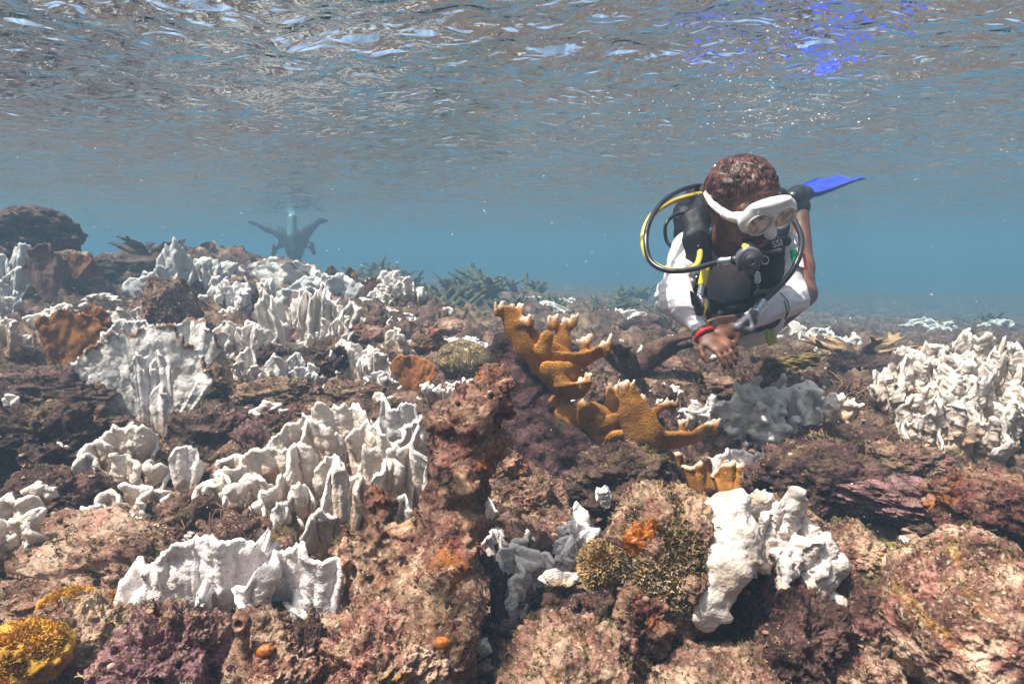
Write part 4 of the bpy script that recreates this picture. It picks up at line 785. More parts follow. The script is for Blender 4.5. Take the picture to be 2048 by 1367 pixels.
add_rock(330, 950, 200, 130, 1.7, 'dark rock mass under the broad white fan', 'rockdark', 6)
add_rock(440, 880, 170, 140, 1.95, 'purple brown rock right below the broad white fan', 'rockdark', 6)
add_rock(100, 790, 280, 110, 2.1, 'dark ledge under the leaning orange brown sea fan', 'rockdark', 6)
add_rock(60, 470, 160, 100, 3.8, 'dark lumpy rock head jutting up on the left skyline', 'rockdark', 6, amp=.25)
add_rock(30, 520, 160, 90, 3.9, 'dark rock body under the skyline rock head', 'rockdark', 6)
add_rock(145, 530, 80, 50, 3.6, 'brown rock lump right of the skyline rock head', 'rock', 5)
add_rock(240, 545, 150, 60, 4.2, 'dark ledge under the small skyline elkhorn', 'rockdark', 5)
add_rock(345, 620, 80, 110, 3.0, 'upright brown rock knob in front of the slope top coral crowd', 'rock', 6)
add_rock(470, 590, 80, 60, 3.7, 'brown lump beside the cauliflower like coral', 'rock', 5)
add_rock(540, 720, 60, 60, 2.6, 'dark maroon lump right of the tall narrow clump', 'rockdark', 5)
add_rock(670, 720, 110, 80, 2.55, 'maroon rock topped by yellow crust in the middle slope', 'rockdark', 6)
add_rock(735, 675, 90, 50, 2.95, 'brown orange rock left of the cream white plates', 'rockorange', 5)
add_rock(860, 690, 60, 60, 2.7, 'yellow brown knob above the rust brown sea fan', 'rockorange', 5)
add_rock(1140, 1400, 320, 320, .86, 'rounded pinkish crusted boulder at the bottom centre', 'rockbright', 7, nf=1.6)
add_rock(1330, 1110, 240, 290, 1.02, 'algae covered yellow tan rock with a round orange sponge patch', 'rockbright', 7, amp=.22, nf=1.8)
add_rock(1290, 1230, 120, 130, .93, 'dark red knob hanging at the foot of the algae covered rock', 'rockorange', 6, nf=2)
add_rock(1560, 1290, 230, 300, .98, 'dark maroon rock under the draped white lobes', 'rockdark', 7)
add_rock(1440, 1400, 300, 180, .85, 'tan crusted rock at the bottom right of centre', 'rockbright', 7)
add_rock(1700, 1240, 130, 190, 1.02, 'brown furry topped rock left of the sand pocket', 'rock', 6, nf=2)
add_rock(1700, 1110, 150, 110, 1.15, 'pale tan knob behind the draped white lobes', 'rockbright', 6)
add_rock(1955, 1250, 330, 380, .92, 'big rounded mottled boulder in the bottom right corner', 'rockbright', 7, amp=.14, nf=1.3)
add_rock(1975, 1010, 200, 130, 1.25, 'rust red crusted rock above the big corner boulder', 'rockorange', 6)
add_rock(1720, 1360, 170, 90, .92, 'low tan rock below the sand pocket', 'rockbright', 6)
add_rock(1050, 1010, 200, 140, 1.5, 'sloping pale pink slab right of the dead branch', 'rockbright', 7, tilt=.5, nf=1.5)
add_rock(1120, 1060, 130, 80, 1.42, 'lower end of the pale pink slab right of the dead branch', 'rockbright', 6, tilt=.5)
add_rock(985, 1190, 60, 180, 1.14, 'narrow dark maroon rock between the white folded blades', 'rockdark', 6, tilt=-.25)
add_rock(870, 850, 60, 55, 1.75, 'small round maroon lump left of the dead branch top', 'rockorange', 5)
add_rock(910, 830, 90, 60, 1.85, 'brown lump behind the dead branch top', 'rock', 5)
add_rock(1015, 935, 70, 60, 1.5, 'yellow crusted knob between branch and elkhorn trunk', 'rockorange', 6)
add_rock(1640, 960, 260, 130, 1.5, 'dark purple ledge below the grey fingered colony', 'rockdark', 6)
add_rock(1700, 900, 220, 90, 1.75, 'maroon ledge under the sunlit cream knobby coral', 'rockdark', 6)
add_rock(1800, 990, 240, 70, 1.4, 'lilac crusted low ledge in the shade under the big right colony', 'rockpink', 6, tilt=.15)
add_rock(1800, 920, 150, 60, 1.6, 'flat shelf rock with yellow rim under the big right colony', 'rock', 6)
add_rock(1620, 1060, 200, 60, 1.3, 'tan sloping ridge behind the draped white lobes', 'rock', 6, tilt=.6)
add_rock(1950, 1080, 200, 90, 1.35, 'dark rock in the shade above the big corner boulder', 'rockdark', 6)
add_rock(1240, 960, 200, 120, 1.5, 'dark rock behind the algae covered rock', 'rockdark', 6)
add_rock(600, 850, 180, 80, 2.0, 'brown ledge behind the largest blade cluster', 'rock', 6)
add_rock(720, 790, 120, 50, 2.2, 'flat brown slab below the stepped plates', 'rock', 5)
add_rock(560, 790, 160, 60, 2.2, 'long flat sandy brown ledge below the ribbed clump', 'rock', 6)
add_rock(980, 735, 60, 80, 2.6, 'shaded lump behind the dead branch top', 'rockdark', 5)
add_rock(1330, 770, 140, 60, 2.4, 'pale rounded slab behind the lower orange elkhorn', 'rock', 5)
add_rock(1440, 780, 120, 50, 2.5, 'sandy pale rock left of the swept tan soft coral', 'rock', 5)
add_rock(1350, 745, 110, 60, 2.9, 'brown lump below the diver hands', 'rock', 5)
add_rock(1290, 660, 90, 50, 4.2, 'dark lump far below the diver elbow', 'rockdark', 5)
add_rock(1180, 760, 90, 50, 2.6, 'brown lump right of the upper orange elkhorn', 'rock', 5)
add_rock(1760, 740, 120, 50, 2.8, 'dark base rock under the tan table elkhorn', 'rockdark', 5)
add_rock(820, 665, 60, 45, 3.3, 'tan leaning slab right of the brown sea fans', 'rock', 5)
add_rock(900, 655, 60, 40, 3.4, 'smooth beige dome rock behind the pale mound', 'rockbright', 5, amp=.12)
R_ = np.random.RandomState(21)
def scatter_rocks():
    "smaller lumps over the open seabed, each a rock of its own, in four look-alike groups"
    protos = []
    for i in range(10):
        v, f = ico(5); d = 1+.35*noise(v, 1.6, 3, 60+i)+.14*noise(v, 5, 3, 80+i, ridge=True)+.05*noise(v, 16, 3, 90+i, ridge=True); w_ = v*d[:, None]*[1, .9, .6+.3*(i % 3)]
        me = mk('rock_lump', w_, f, M[['rock', 'rockdark', 'rock', 'rockpink', 'rock'][i % 5]]); m_ = me.data; bpy.data.objects.remove(me); protos.append(m_)
    zones = [('small rock lump among the rubble near the camera', .9, 1.6, 90), ('small rock lump among the white corals of the middle reef', 1.6, 3.0, 150), ('small rock lump in the hazy rubble field', 3.0, 7.0, 120)]
    for lab, y0, y1, n in zones:
        for i in range(n):
            Y = y0+(y1-y0)*R_.rand(); px = R_.uniform(-60, 2110); x = (px-1024)/FPX*Y*1.02; s_ = R_.uniform(.014, .046)*(.6+.35*Y)
            o = bpy.data.objects.new('rock_lump', protos[R_.randint(10)]); COL.objects.link(o); o.location = (x, Y, G(x, Y)+s_*.1); o.scale = (s_*R_.uniform(.8, 1.5), s_, s_*R_.uniform(.6, 1.3)); o.rotation_euler = (R_.uniform(-.5, .5), R_.uniform(-.5, .5), R_.uniform(0, 6.3))
            tag(o, lab, 'rock', lab.replace('small rock lump', 'rock lumps'))
def rubble():
    "loose coral rubble, frills and twigs nobody could count"
    a = Acc(); b = Acc(); v0, f0 = ico(2); tw = Acc()
    for i in range(3600):
        Y = .85*math.exp(R_.rand()*2.0); x = R_.uniform(-1.05, 1.05)*Y; s_ = R_.uniform(.006, .02)*(.5+.5*Y); d = 1+.35*noise(v0, 2, 2, i)
        p_ = place(v0*d[:, None]*[1.5, .8, .6]*s_, R_.uniform(0, 6.3), R_.uniform(-.6, .6), R_.uniform(-.6, .6)); a.add(p_+[x, Y, G(x, Y)+s_*.2], f0)
    for i in range(420):
        Y = 1.3*math.exp(R_.rand()*1.55); x = R_.uniform(-.95, .95)*Y; s_ = R_.uniform(.014, .04)*(.5+.3*Y)
        v, f, h = blade(s_*1.6, s_, i+500, th=.006, ruf=.008, nu=12, nv=8); b.add(place(v, R_.uniform(-2, 2), R_.uniform(-.7, .7), R_.uniform(-.8, .8))+[x, Y, G(x, Y)+.004], f, h=h*.6+.4)
    tag(a.mk('rubble', M['rock']), kind='stuff', label='loose brown coral rubble covering the seabed', cat='rubble'); tag(b.mk('bleached_rubble', M['bleach']), kind='stuff', label='scraps of white coral strewn over the seabed', cat='rubble')
def turf(name, label, mat, spots, n, L, seed, parent=None):
    "short branching algae over a surface: little forked twigs"
    a = Acc(); R2 = np.random.RandomState(seed)
    for k in range(n):
        c, nr, ra = spots[R2.randint(len(spots))]
        d = R2.normal(size=3); d /= np.linalg.norm(d); d = d+np.array(nr)*.9; d /= np.linalg.norm(d); s0 = np.array(list(c))+d*np.array(ra)
        for j in range(4):
            e = d+R2.normal(size=3)*.6; e /= np.linalg.norm(e); l = L*(.5+.8*R2.rand()); sd_ = np.cross(e, R2.normal(size=3)); sd_ /= np.linalg.norm(sd_); w_ = l*.14
            m_ = s0+e*l*.6; q1 = m_+(e+sd_*.8)*l*.4; q2 = m_+(e-sd_*.8)*l*.4
            V = np.array([s0-sd_*w_, s0+sd_*w_, m_+sd_*w_, m_-sd_*w_, q1+sd_*w_*.4, q1-sd_*w_*.8, q2+sd_*w_*.8, q2-sd_*w_*.4]); F = np.array([[0, 1, 2, 3], [3, 2, 4, 5], [3, 2, 6, 7]]); a.add(V, F)
    return tag(a.mk(name, mat, smooth=False), label, None if parent else 'algae', kind='stuff')
def foreground_growth():
    Y = 1.02; c = P(1330, 1110, Y); ra = (px2m(120, Y)*1.05, px2m(130, Y)*1.02, px2m(145, Y)*1.02)
    turf('algae_turf', 'tan frilly algae covering the rock left of the draped white lobes', M['algae'], [(c, (0, -.9, .35), ra)], 1300, .009, 1); turf('algae_turf', 'pale frilly algae tips on the rock left of the draped white lobes', M['algaepale'], [(c, (.3, -.9, .1), ra)], 900, .008, 21); turf('algae_turf', 'dark olive algae between the tan frills of the same rock', M['gorgdark'], [(c, (0, -.9, .35), ra)], 1100, .008, 22)
    c = P(1200, 1130, .98); turf('algae_turf', 'bushy tan algae tuft on the left flank of the algae covered rock', M['algae'], [(c, (-.3, -.6, .4), (.03, .03, .035))], 420, .013, 2)
    for (px, py, Y, r, n, lab) in [(40, 1310, .8, .055, 1500, 'orange yellow coral crust in the bottom left corner'), (140, 1215, 1.0, .04, 900, 'small golden coral crust on the sunlit tan rock'), (250, 1190, 1.08, .018, 260, 'tiny golden tuft left of the broad ribbed plate')]:
        p = P(px, py, Y); v, f = ico(5); w_ = v*(1+.2*noise(v, 2, 3, int(px))+.08*noise(v, 9, 2, 3, ridge=True))[:, None]*[r*1.25, r, r*.75]
        t = tag(mk('golden_coral_crust', w_, f, M['yellowalgae'], loc=p), lab, 'coral crust', 'golden coral crusts')
        g = turf('frill', None, M['yellowalgae'], [((0, 0, 0), (0, -.4, .5), (r*1.2, r, r*.75))], n, .008, int(px), parent=t); g.parent = t
    # the orange sponge patch and small round things
    p = P(1290, 1080, .942); v, f = ico(5); w_ = v*(1+.55*noise(v, 2.2, 3, 8)+.1*noise(v, 9, 2, 2))[:, None]*[.030, .009, .034]
    tag(mk('orange_sponge', w_, f, M['orange'], loc=p), 'wet bright orange sponge patch on the algae covered rock', 'sponge')
    p = P(484, 1248, .80); s = Solid(.006); s.cone((0, 0, -.05), (0, 0, 0), .008, .011); s.cone((0, 0, 0), (0, 0, .004), .013, .013); s.ell((0, -.009, .006), (.006, .009, .006), cut=True, k=.003); v, f = s.mesh(.0016, .001, 60)
    tag(mk('tube_sponge', v, f, M['rockorange'], loc=p), 'small round brown tube sponge on a stalk in front of the tan knobbly rock', 'sponge')
    for (px, py, Y, lab) in [(530, 1300, .8, 'small orange sponge blob right of the tube sponge'), (885, 1285, .83, 'small orange red sponge blob at the branch foot')]:
        v, f = ico(4); tag(mk('sponge_blob', v*(1+.15*noise(v, 2, 2))[:, None]*[.013, .01, .009], f, M['orange'], loc=P(px, py, Y)), lab, 'sponge')
    p = P(1800, 1270, 1.08); x, y = np.meshgrid(np.linspace(-.12, .12, 40), np.linspace(-.12, .12, 40), indexing='ij'); z = .006*noise(np.stack([x.ravel(), y.ravel(), 0*x.ravel()], 1), 20, 3)-(x.ravel()**2+y.ravel()**2)*2.2
    tag(mk('sand', np.stack([x.ravel(), y.ravel(), z], 1), grid_faces(40, 40), M['sand'], loc=p), kind='stuff', label='pocket of pale coral sand between the bottom right rocks', cat='sand')
    p = P(1790, 1120, 1.2); v, f = ico(5); w_ = v*(1+.15*noise(v, 2, 3, 8)+.1*noise(v, 9, 2, 3, ridge=True))[:, None]*[.05, .04, .035]
    tag(mk('yellow_green_coral', w_, f, M['yellowrim'], loc=p), 'small yellow green knobbly coral left of the big corner boulder', 'coral')
def extra_clumps():
    R2 = np.random.RandomState(41)
    for n, (x0, x1, y0, y1, Y0, Y1), mat, lab, grp, wr, hr in [(16, (1425, 1730, 690, 750, 4.9, 3.5), 'bleach', 'bluish white coral tuft in the bank right of the diver', 'bluish coral tufts right of the diver', (50, 90), (32, 50)),
        (9, (1180, 1420, 640, 700, 6.2, 4.2), 'bleachgrey', 'dim coral tuft in the hazy rubble below the diver', 'dim coral tufts below the diver', (40, 80), (14, 24)), (30, (20, 840, 580, 760, 4.2, 2.5), 'bleach', 'small white coral tuft among the rocks of the left slope', 'small coral tufts of the left slope', (45, 85), (26, 44)),
        (10, (20, 450, 860, 1110, 1.75, 1.25), 'bleachcream', 'small cream coral scrap in the shaded hollows at the left', 'small coral scraps at the left', (30, 60), (20, 34)), (8, (1560, 2040, 850, 1040, 1.9, 1.35), 'bleachcream', 'small cream coral scrap on the dark ledges at the right', 'small coral scraps at the right', (22, 40), (12, 22)),
        (14, (1740, 2045, 640, 700, 8, 5), 'bleach', 'faint coral tuft in the haze above the big right colony', 'faint coral tufts at the right', (30, 80), (14, 26)), (14, (860, 1300, 600, 660, 7.5, 5), 'bleach', 'faint turquoise coral tuft in the haze behind the elkhorn', 'faint coral tufts in the centre', (30, 80), (14, 26))]:
        for i in range(n):
            t = R2.rand(); add_clump(R2.uniform(x0, x1), y0+(y1-y0)*t, y0+(y1-y0)*t-R2.uniform(*hr), R2.uniform(*wr), Y0+(Y1-Y0)*t, R2.randint(3, 7), lab, mat, seed=R2.randint(9999), group=grp, one=True, sp=1.0, bump=.005)
extra_clumps()
def build_reef():
    hero_plates(); elkhorn(); dead_branch(); right_colony(); grey_colony(); draped_coral(); fans(); soft(); brain(); foreground_growth()
    for fn, a, k in Q: fn(*a, **k)
    scatter_rocks(); rubble()

def growth():
    "turf, twigs and nodules growing out of the upper faces of rock and seabed"
    bpy.context.view_layer.update(); dg = bpy.context.evaluated_depsgraph_get(); R2 = np.random.RandomState(77)
    A = [Acc() for _ in range(5)]; v0, f0 = ico(2)
    for i in range(11000):
        Y = .62*math.exp(R2.rand()**1.15*1.75); x = R2.uniform(-1.0, 1.0)*Y
        cl = float(noise(np.array([[x*3.1, Y*3.1, 5.]]))[0])
        ok, loc, nr, _, ob, _ = S.ray_cast(dg, Vector((x, Y, .45)), Vector((0, 0, -1)))
        if not ok or not (ob.name.startswith(('reef_rock', 'seabed', 'rock_lump', 'dead_coral'))): continue
        k = 0 if cl > .12 else (1 if cl < -.15 else 2); s_ = .5+.5*Y
        if R2.rand() < .2:
            r = R2.uniform(.0015, .006)*s_; d = 1+.35*noise(v0, 1.8, 2, i % 97); A[3 if R2.rand() < .6 else 4].add(rotz(v0*d[:, None]*[r*1.3, r, r*R2.uniform(.4, .9)], i)+np.array(loc)+np.array(nr)*r*.3, f0); continue
        L = R2.uniform(.005, .013)*s_
        for j in range(5):
            e = np.array(nr)+R2.normal(size=3)*.65; e /= np.linalg.norm(e); l = L*R2.uniform(.5, 1.1); sd_ = np.cross(e, R2.normal(size=3)); sd_ /= np.linalg.norm(sd_)+1e-6; w_ = l*.13; s0 = np.array(loc)+R2.normal(size=3)*L*.35; m_ = s0+e*l*.6; q1 = m_+(e+sd_*.8)*l*.45; q2 = m_+(e-sd_*.8)*l*.45
            A[k].add(np.array([s0-sd_*w_, s0+sd_*w_, m_+sd_*w_, m_-sd_*w_, q1+sd_*w_*.4, q1-sd_*w_*.8, q2+sd_*w_*.8, q2-sd_*w_*.4]), np.array([[0, 1, 2, 3], [3, 2, 4, 5], [3, 2, 6, 7]]))
    for a, m, lab in zip(A, (plain("turf_olive", (.16, .13, .045), .9, .1, 0, 60, .5), plain("turf_maroon", (.15, .05, .045), .9, .1, 0, 60, .5), plain("turf_tan", (.40, .27, .15), .9, .1, 0, 60, .5), M['rockdark'], M['rockbright']), ('olive turf algae over the reef', 'maroon turf algae over the reef', 'tan turf algae over the reef', 'dark nodules crusting the reef', 'pale nodules crusting the reef')):
        tag(a.mk('turf_algae' if m.name.startswith('turf') else 'nodules', m), lab, 'algae' if m.name.startswith('turf') else 'reef crust', kind='stuff')
# ------------------------------------------------------------------ divers
def skin_mat():
    m = NT("skin"); c = m.mix(m.ramp(m.noise(25, 3), [(.35, 0), (.65, 1)]), (.10, .042, .024), (.17, .070, .040)); return m.done(c, .5, m.bump(m.noise(300, 3), .3, .001), .4)
M['skin'] = skin_mat()
def cloth_mat():
    m = NT("rash_guard"); w_ = m.noise(9, 3, .5, 1.2); c = m.mix(m.ramp(m.noise(6, 3), [(.4, 0), (.7, 1)]), (.70, .68, .72), (.60, .57, .62)); return m.done(c, .75, m.bump(m.noise(900, 1), .2, .0006, m.bump(w_, .5, .02)), .2)
M['shirt'] = cloth_mat()
M['black'] = plain("black_nylon", (.012, .011, .016), .6, .3, .5, 400, .4); M['rubber'] = plain("black_rubber", (.012, .012, .014), .32, .5); M['yhose'] = plain("yellow_rubber", (.62, .46, .09), .4, .4, .2, 90, .2); M['yel'] = plain("bright_yellow", (.75, .62, .03), .4, .4)
M['silicone'] = plain("white_silicone", (.78, .76, .76), .28, .5, .1, 80, .06); M['steel'] = plain("steel", (.55, .55, .57), .25, .5, Metallic=1.0); M['fin'] = plain("blue_fin_rubber", (.02, .05, .50), .35, .5, .3, 60, .3)
M['red'] = plain("red_band", (.6, .02, .03), .5, .3); M['green'] = plain("green_patch", (.0, .14, .07), .6, .2); M['white'] = plain("white_print", (.8, .8, .8), .6, .2); M['grey'] = plain("grey_plastic", (.10, .10, .12), .4, .4); M['purp'] = plain("dark_violet_plastic", (.055, .045, .075), .25, .5)
M['lime'] = plain("pale_yellow_rubber", (.55, .55, .14), .5, .3); M['alu'] = plain("painted_tank", (.16, .26, .27), .35, .5, .2, 40, .2)
def hair_mat():
    m = NT("hair"); mp = m.n("ShaderNodeMapping"); m.set(mp.inputs[0], m.co); mp.inputs["Scale"].default_value = (260, 40, 40); c = m.mix(m.ramp(m.noise(1, 4, .6, 0, vec=mp.outputs[0]), [(.4, 0), (.7, 1)]), (.02, .007, .005), (.16, .05, .03)); return m.done(c, .42, m.bump(m.noise(1, 4, .6, 0, vec=mp.outputs[0]), .7, .004), .5)
M['hair'] = hair_mat()
def lens_mat():
    m = NT("mask_lens"); return m.done(m.mix(m.ramp(m.noise(26, 3, .5, 1), [(.4, 0), (.6, 1)]), (.10, .09, .075), (.80, .76, .70)), .06, None, .9, Metallic=.55)  # pale and dark blotches in the base colour stand in for reflections
M['lens'] = lens_mat()
def part_solid(s, nm, mat, parent, h=.005, **k):
    v, f = s.mesh(h, **k); return mk(nm, v, f, M[mat], parent)
def hand(s, wrist, dirn, up, curl=.7, side=1, sc=1.0):
    "palm, four fingers of unequal length and a thumb; up is the back of the hand"
    d = Vector(dirn).normalized(); u = Vector(up); u = (u-d*u.dot(d)).normalized(); sd_ = d.cross(u)*side; w_ = Vector(wrist)
    s.cone(w_, w_+d*.035*sc, .024*sc, .030*sc, n=u, sc=1.6); s.cone(w_+d*.03*sc-sd_*.012, w_+d*.085*sc-sd_*.015, .027*sc, .026*sc, n=u, sc=2.0, k=.01); s.cone(w_+d*.03*sc+sd_*.012, w_+d*.085*sc+sd_*.015, .027*sc, .026*sc, n=u, sc=2.0, k=.01)
    for i, (o, L) in enumerate([(-.032, .058), (-.011, .075), (.011, .082), (.032, .072)]):
        a = w_+d*(.088 if i else .080)*sc+sd_*o*sc; b = a+(d-u*.35*curl+sd_*o*3).normalized()*L*.45*sc; c = b+(d-u*1.1*curl).normalized()*L*.33*sc; e = c+(d*.8-u*1.8*curl).normalized()*L*.26*sc
        s.chain([a, b, c, e], [.0092*sc, .0088*sc, .008*sc, .0068*sc], k=.0035)
    a = w_+d*.03*sc+sd_*.026*sc; b = a+(d*.5+sd_*.9-u*.2).normalized()*.038*sc; c = b+(d*.9+sd_*.35-u*.4).normalized()*.03*sc; e = c+(d-u*.5).normalized()*.022*sc; s.chain([a, b, c, e], [.014*sc, .0115*sc, .010*sc, .008*sc], k=.006)
def fin(parent, heel, ankle, toe, tip, wdir, mats=('rubber', 'fin')):
    heel, ankle, toe, tip = map(Vector, (heel, ankle, toe, tip)); wd = Vector(wdir); ax = (tip-toe).normalized(); wd = (wd-ax*wd.dot(ax)).normalized(); nn = ax.cross(wd)
    s = Solid(.02); s.cone(heel, toe, .034, .05, n=nn, sc=1.35); s.cone(ankle, heel.lerp(toe, .35), .042, .045); v, f = s.mesh(.006); boot = mk('fin', v, f, M[mats[0]], parent)
    n = 24; t = np.linspace(0, 1, n); V = []
    for sg in (1, -1):
        for i in range(n):
            for j in range(11):
                u = j/5-1; wv = .055+.055*t[i]**.7; c = toe.lerp(tip, t[i]*(1-.10*abs(u)**2*(1 if t[i] > .9 else .0)))-ax*.04*(1-t[i])
                V.append(list(c+wd*u*wv+nn*(sg*(.003+.008*max(0, abs(u)-.8)*5*(1-t[i])+(.004 if abs(u) < .3 else 0)*(1-t[i]))+.03*math.sin(t[i]*2.4)*t[i]+.006*math.sin(u*6)*t[i])))
    V = np.array(V); f1 = grid_faces(n, 11); f2 = grid_faces(n, 11, n*11)[:, ::-1]; rim = list(range(11))+[i*11+10 for i in range(1, n)]+[(n-1)*11+j for j in range(9, -1, -1)]+[i*11 for i in range(n-2, 0, -1)]
    r = np.array(rim); q = np.roll(r, -1); f3 = np.stack([r, q, q+n*11, r+n*11], 1); mk('blade', V, np.vstack([f1, f2, f3[:, ::-1]]), M[mats[1]], boot)
def text_mesh(nm, txt, size, mat, parent, M4, depth=.0006):
    cu = bpy.data.curves.new(nm, 'FONT'); cu.body = txt; cu.size = size; cu.extrude = depth; cu.align_x = 'CENTER'; cu.align_y = 'CENTER'; cu.offset = size*.02
    o = bpy.data.objects.new(nm, cu); COL.objects.link(o); dg = bpy.context.evaluated_depsgraph_get(); me = bpy.data.meshes.new_from_object(o.evaluated_get(dg)); bpy.data.objects.remove(o)
    me.materials.clear(); me.materials.append(mat); o = bpy.data.objects.new(nm, me); COL.objects.link(o); o.parent = parent; o.matrix_local = M4; return o
def build_diver():
    O = P(1480, 560, 1.85); t = empty('person', O)
    tag(t, 'diver in white shirt, black vest and white mask swimming above the reef with folded hands', 'person')
    def L(px, py, Y): return P(px, py, Y)-O
    Hc = L(1487, 406, 1.63); F = Vector((.27, -.84, -.42)).normalized(); U = Vector((-.14, -.45, .86)); U = (U-F*U.dot(F)).normalized(); X = F.cross(U)     # X: his right to left when seen
    def hd(x, y, z): return Hc+X*x+F*y+U*z
    rotM = Matrix((X, F, U)).transposed(); eu = rotM.to_euler()
    NK = L(1464, 480, 1.80); SR, SL = L(1378, 498, 1.88), L(1562, 500, 1.89); ER, EL = L(1350, 590, 1.72), L(1584, 598, 1.76); WR, WL = L(1408, 668, 1.60), L(1487, 648, 1.60)
    CH, WA, PE = L(1470, 545, 1.95), L(1478, 620, 2.04), L(1500, 630, 2.2); KL, AL = L(1606, 588, 2.45), L(1601, 415, 2.62); KR, AR = L(1500, 600, 2.58), L(1468, 440, 2.72)
    # ---- body: one continuous surface
    s = Solid(.018); s.ell(hd(0, -.008, .018), (.077, .095, .088), eu); s.ell(hd(0, .030, -.035), (.060, .066, .075), eu, k=.03); s.ell(hd(0, .062, -.082), (.034, .034, .026), eu, k=.03); s.cone(hd(0, .088, .0), hd(0, .108, -.034), .010, .014, k=.012); s.ell(hd(0, .084, -.058), (.026, .014, .008), eu, k=.008); s.ell(hd(0, .084, -.070), (.022, .012, .008), eu, k=.006); s.cone(hd(-.05, .07, .02), hd(.05, .07, .02), .016, .016, k=.02)
    s.ell(hd(.0, .098, -.064), (.02, .01, .0022), eu, cut=True, k=.002)
    for e in (-1, 1):
        s.ell(hd(e*.030, .09, .004), (.017, .012, .010), eu, cut=True, k=.008); s.ell(hd(e*.030, .080, .004), (.013, .012, .012), eu, k=.003); s.ell(hd(e*.080, -.005, -.012), (.011, .020, .034), eu, k=.01); s.ell(hd(e*.092, .0, -.010), (.007, .011, .019), eu, cut=True, k=.006)
    s.cone(hd(0, -.02, -.06), NK, .056, .056, k=.03); s.cone(NK, CH, .06, .09, k=.04); s.cone(CH, WA, .09, .085); s.cone(WA, PE, .085, .10); s.cone(SR, SL, .04, .04)
    for S_, E, W_, dr, up, sg, cu in ((SR, ER, WR, (.45, -.82, -.36), (-.2, -.4, .9), 1, 1.0), (SL, EL, WL, (-.95, -.15, -.15), (.1, -.85, .4), -1, .6)):
        s.chain([S_, E, W_], [.038, .032, .022]); hand(s, W_, dr, up, cu, sg, .80)
    for a, b, c in ((PE+Vector((.07, .02, 0)), KL, AL), (PE+Vector((-.07, .05, 0)), KR, AR)):
        s.chain([a, b], [.082, .055], k=.03); m = b.lerp(c, .3); s.chain([b, m+Vector((0, .012, 0)), c], [.050, .052, .032], k=.02)
    part_solid(s, 'body', 'skin', t, .0042)
    # ---- hair
    s = Solid(.012); s.ell(hd(0, -.018, .036), (.089, .103, .090), eu); s.ell(hd(0, -.05, .0), (.082, .07, .085), eu, k=.03); s.ell(hd(0, .125, -.055), (.12, .105, .115), eu, cut=True, k=.012)
    v, f = s.mesh(.004, .007, 40, 3, 3); hair = mk('hair', v, f, M['hair'], t); R2 = np.random.RandomState(4); a = Acc()
    for i in range(900):
        th_, ph = R2.uniform(0, 6.28), R2.uniform(-.25, 1.45); dn = np.array([math.cos(th_)*math.cos(ph), math.sin(th_)*math.cos(ph), math.sin(ph)])
        if dn[1] > .55 and dn[2] < .45: continue
        b = dn*[.087, .102, .089]+[0, -.018, .036]; tg = np.array([dn[0]*.6, .7, -.3 if dn[1] > 0 else -.9])+R2.normal(size=3)*.25; tg -= dn*np.dot(tg, dn)*.9; tg /= np.linalg.norm(tg); l = R2.uniform(.014, .03)
        pts = [b, b+tg*l*.5+dn*.004, b+tg*l-dn*.001]; a.add(*tube([hd(*q) for q in pts], [.0012, .001, .0003], 3))
    a.mk('locks', M['hair'], hair)
    # ---- shirt
    s = Solid(.035); s.ell(CH, (.152, .105, .16), (.35, 0, 0)); s.ell(WA, (.138, .10, .13), (.5, 0, 0)); s.cone(SR, SL, .060, .060); s.cone(NK.lerp(CH, .18), NK.lerp(CH, .6), .075, .09); s.cone(WA, PE, .12, .13)
    s.chain([SR, ER, ER.lerp(WR, .86)], [.062, .047, .033], k=.02); s.chain([SL, EL, EL.lerp(WL, .9)], [.062, .047, .033], k=.02); s.cone(ER+Vector((-.004, 0, -.01)), ER.lerp(WR, .4), .049, .040); s.ell(NK+(Hc-NK)*.12, (.062, .062, .06), cut=True, k=.008)
    def wr(q): return .0085*noise(q*[1, 1, 1.8]+.15*noise(q, 5, 1, 3)[:, None], 12, 3, 5, ridge=True)+.008*noise(q, 6, 2, 6)
    v, f = s.mesh(.005, extra=wr); shirt = mk('shirt', v, f, M['shirt'], t)
    v, f = tube([NK+(Hc-NK)*.05+Vector((math.cos(i/20*6.283)*.064, math.sin(i/20*6.283)*.052, math.sin(i/20*6.283)*.030)) for i in range(21)], .0035, 6); mk('collar', v, f, M['white'], shirt)
    d = (WR-ER).normalized(); pr = d.cross(Vector((0, 1, 0))).normalized(); pq = d.cross(pr); v, f = tube([ER.lerp(WR, .86)+d*.028+(pr*math.cos(a_)+pq*math.sin(a_))*.0275 for a_ in np.linspace(0, 6.283, 25)], .006, 6); mk('red_cuff', v, f, M['red'], shirt)
    # sleeve flag: green, white, red bars that follow the arm
    ax = (EL-SL).normalized(); out = (Vector((.42, -.9, .1))-ax*Vector((.42, -.9, .1)).dot(ax)).normalized(); sd_ = ax.cross(out)
    for k, (c, off) in enumerate((('green', .021), ('white', 0), ('red', -.021))):
        V = []
        for i in range(9):
            for j in range(7):
                an = (off+(j/6-.5)*.021)/.068; q = SL.lerp(EL, .28+.30*i/8); rr = .0655-.006*i/8; V.append(list(q+(out*math.cos(an+.18)+sd_*math.sin(an+.18))*rr))
        V = np.array(V); cen = np.array([list(SL.lerp(EL, (.28+.30*(i//7)/8))) for i in range(63)]); dirs = V-cen; V2 = cen+dirs*.93; V = np.vstack([V+dirs*.02, V2]); mk('flag_patch', V, np.vstack([grid_faces(9, 7), grid_faces(9, 7, 63)[:, ::-1]]), M[c], shirt)
    # ---- vest
    s = Solid(.014)
    def st(pts, rr, n=(0, 1, .2), sc=2.0, **k): s.chain([L(*q) for q in pts], rr, n=n, sc=sc, **k)
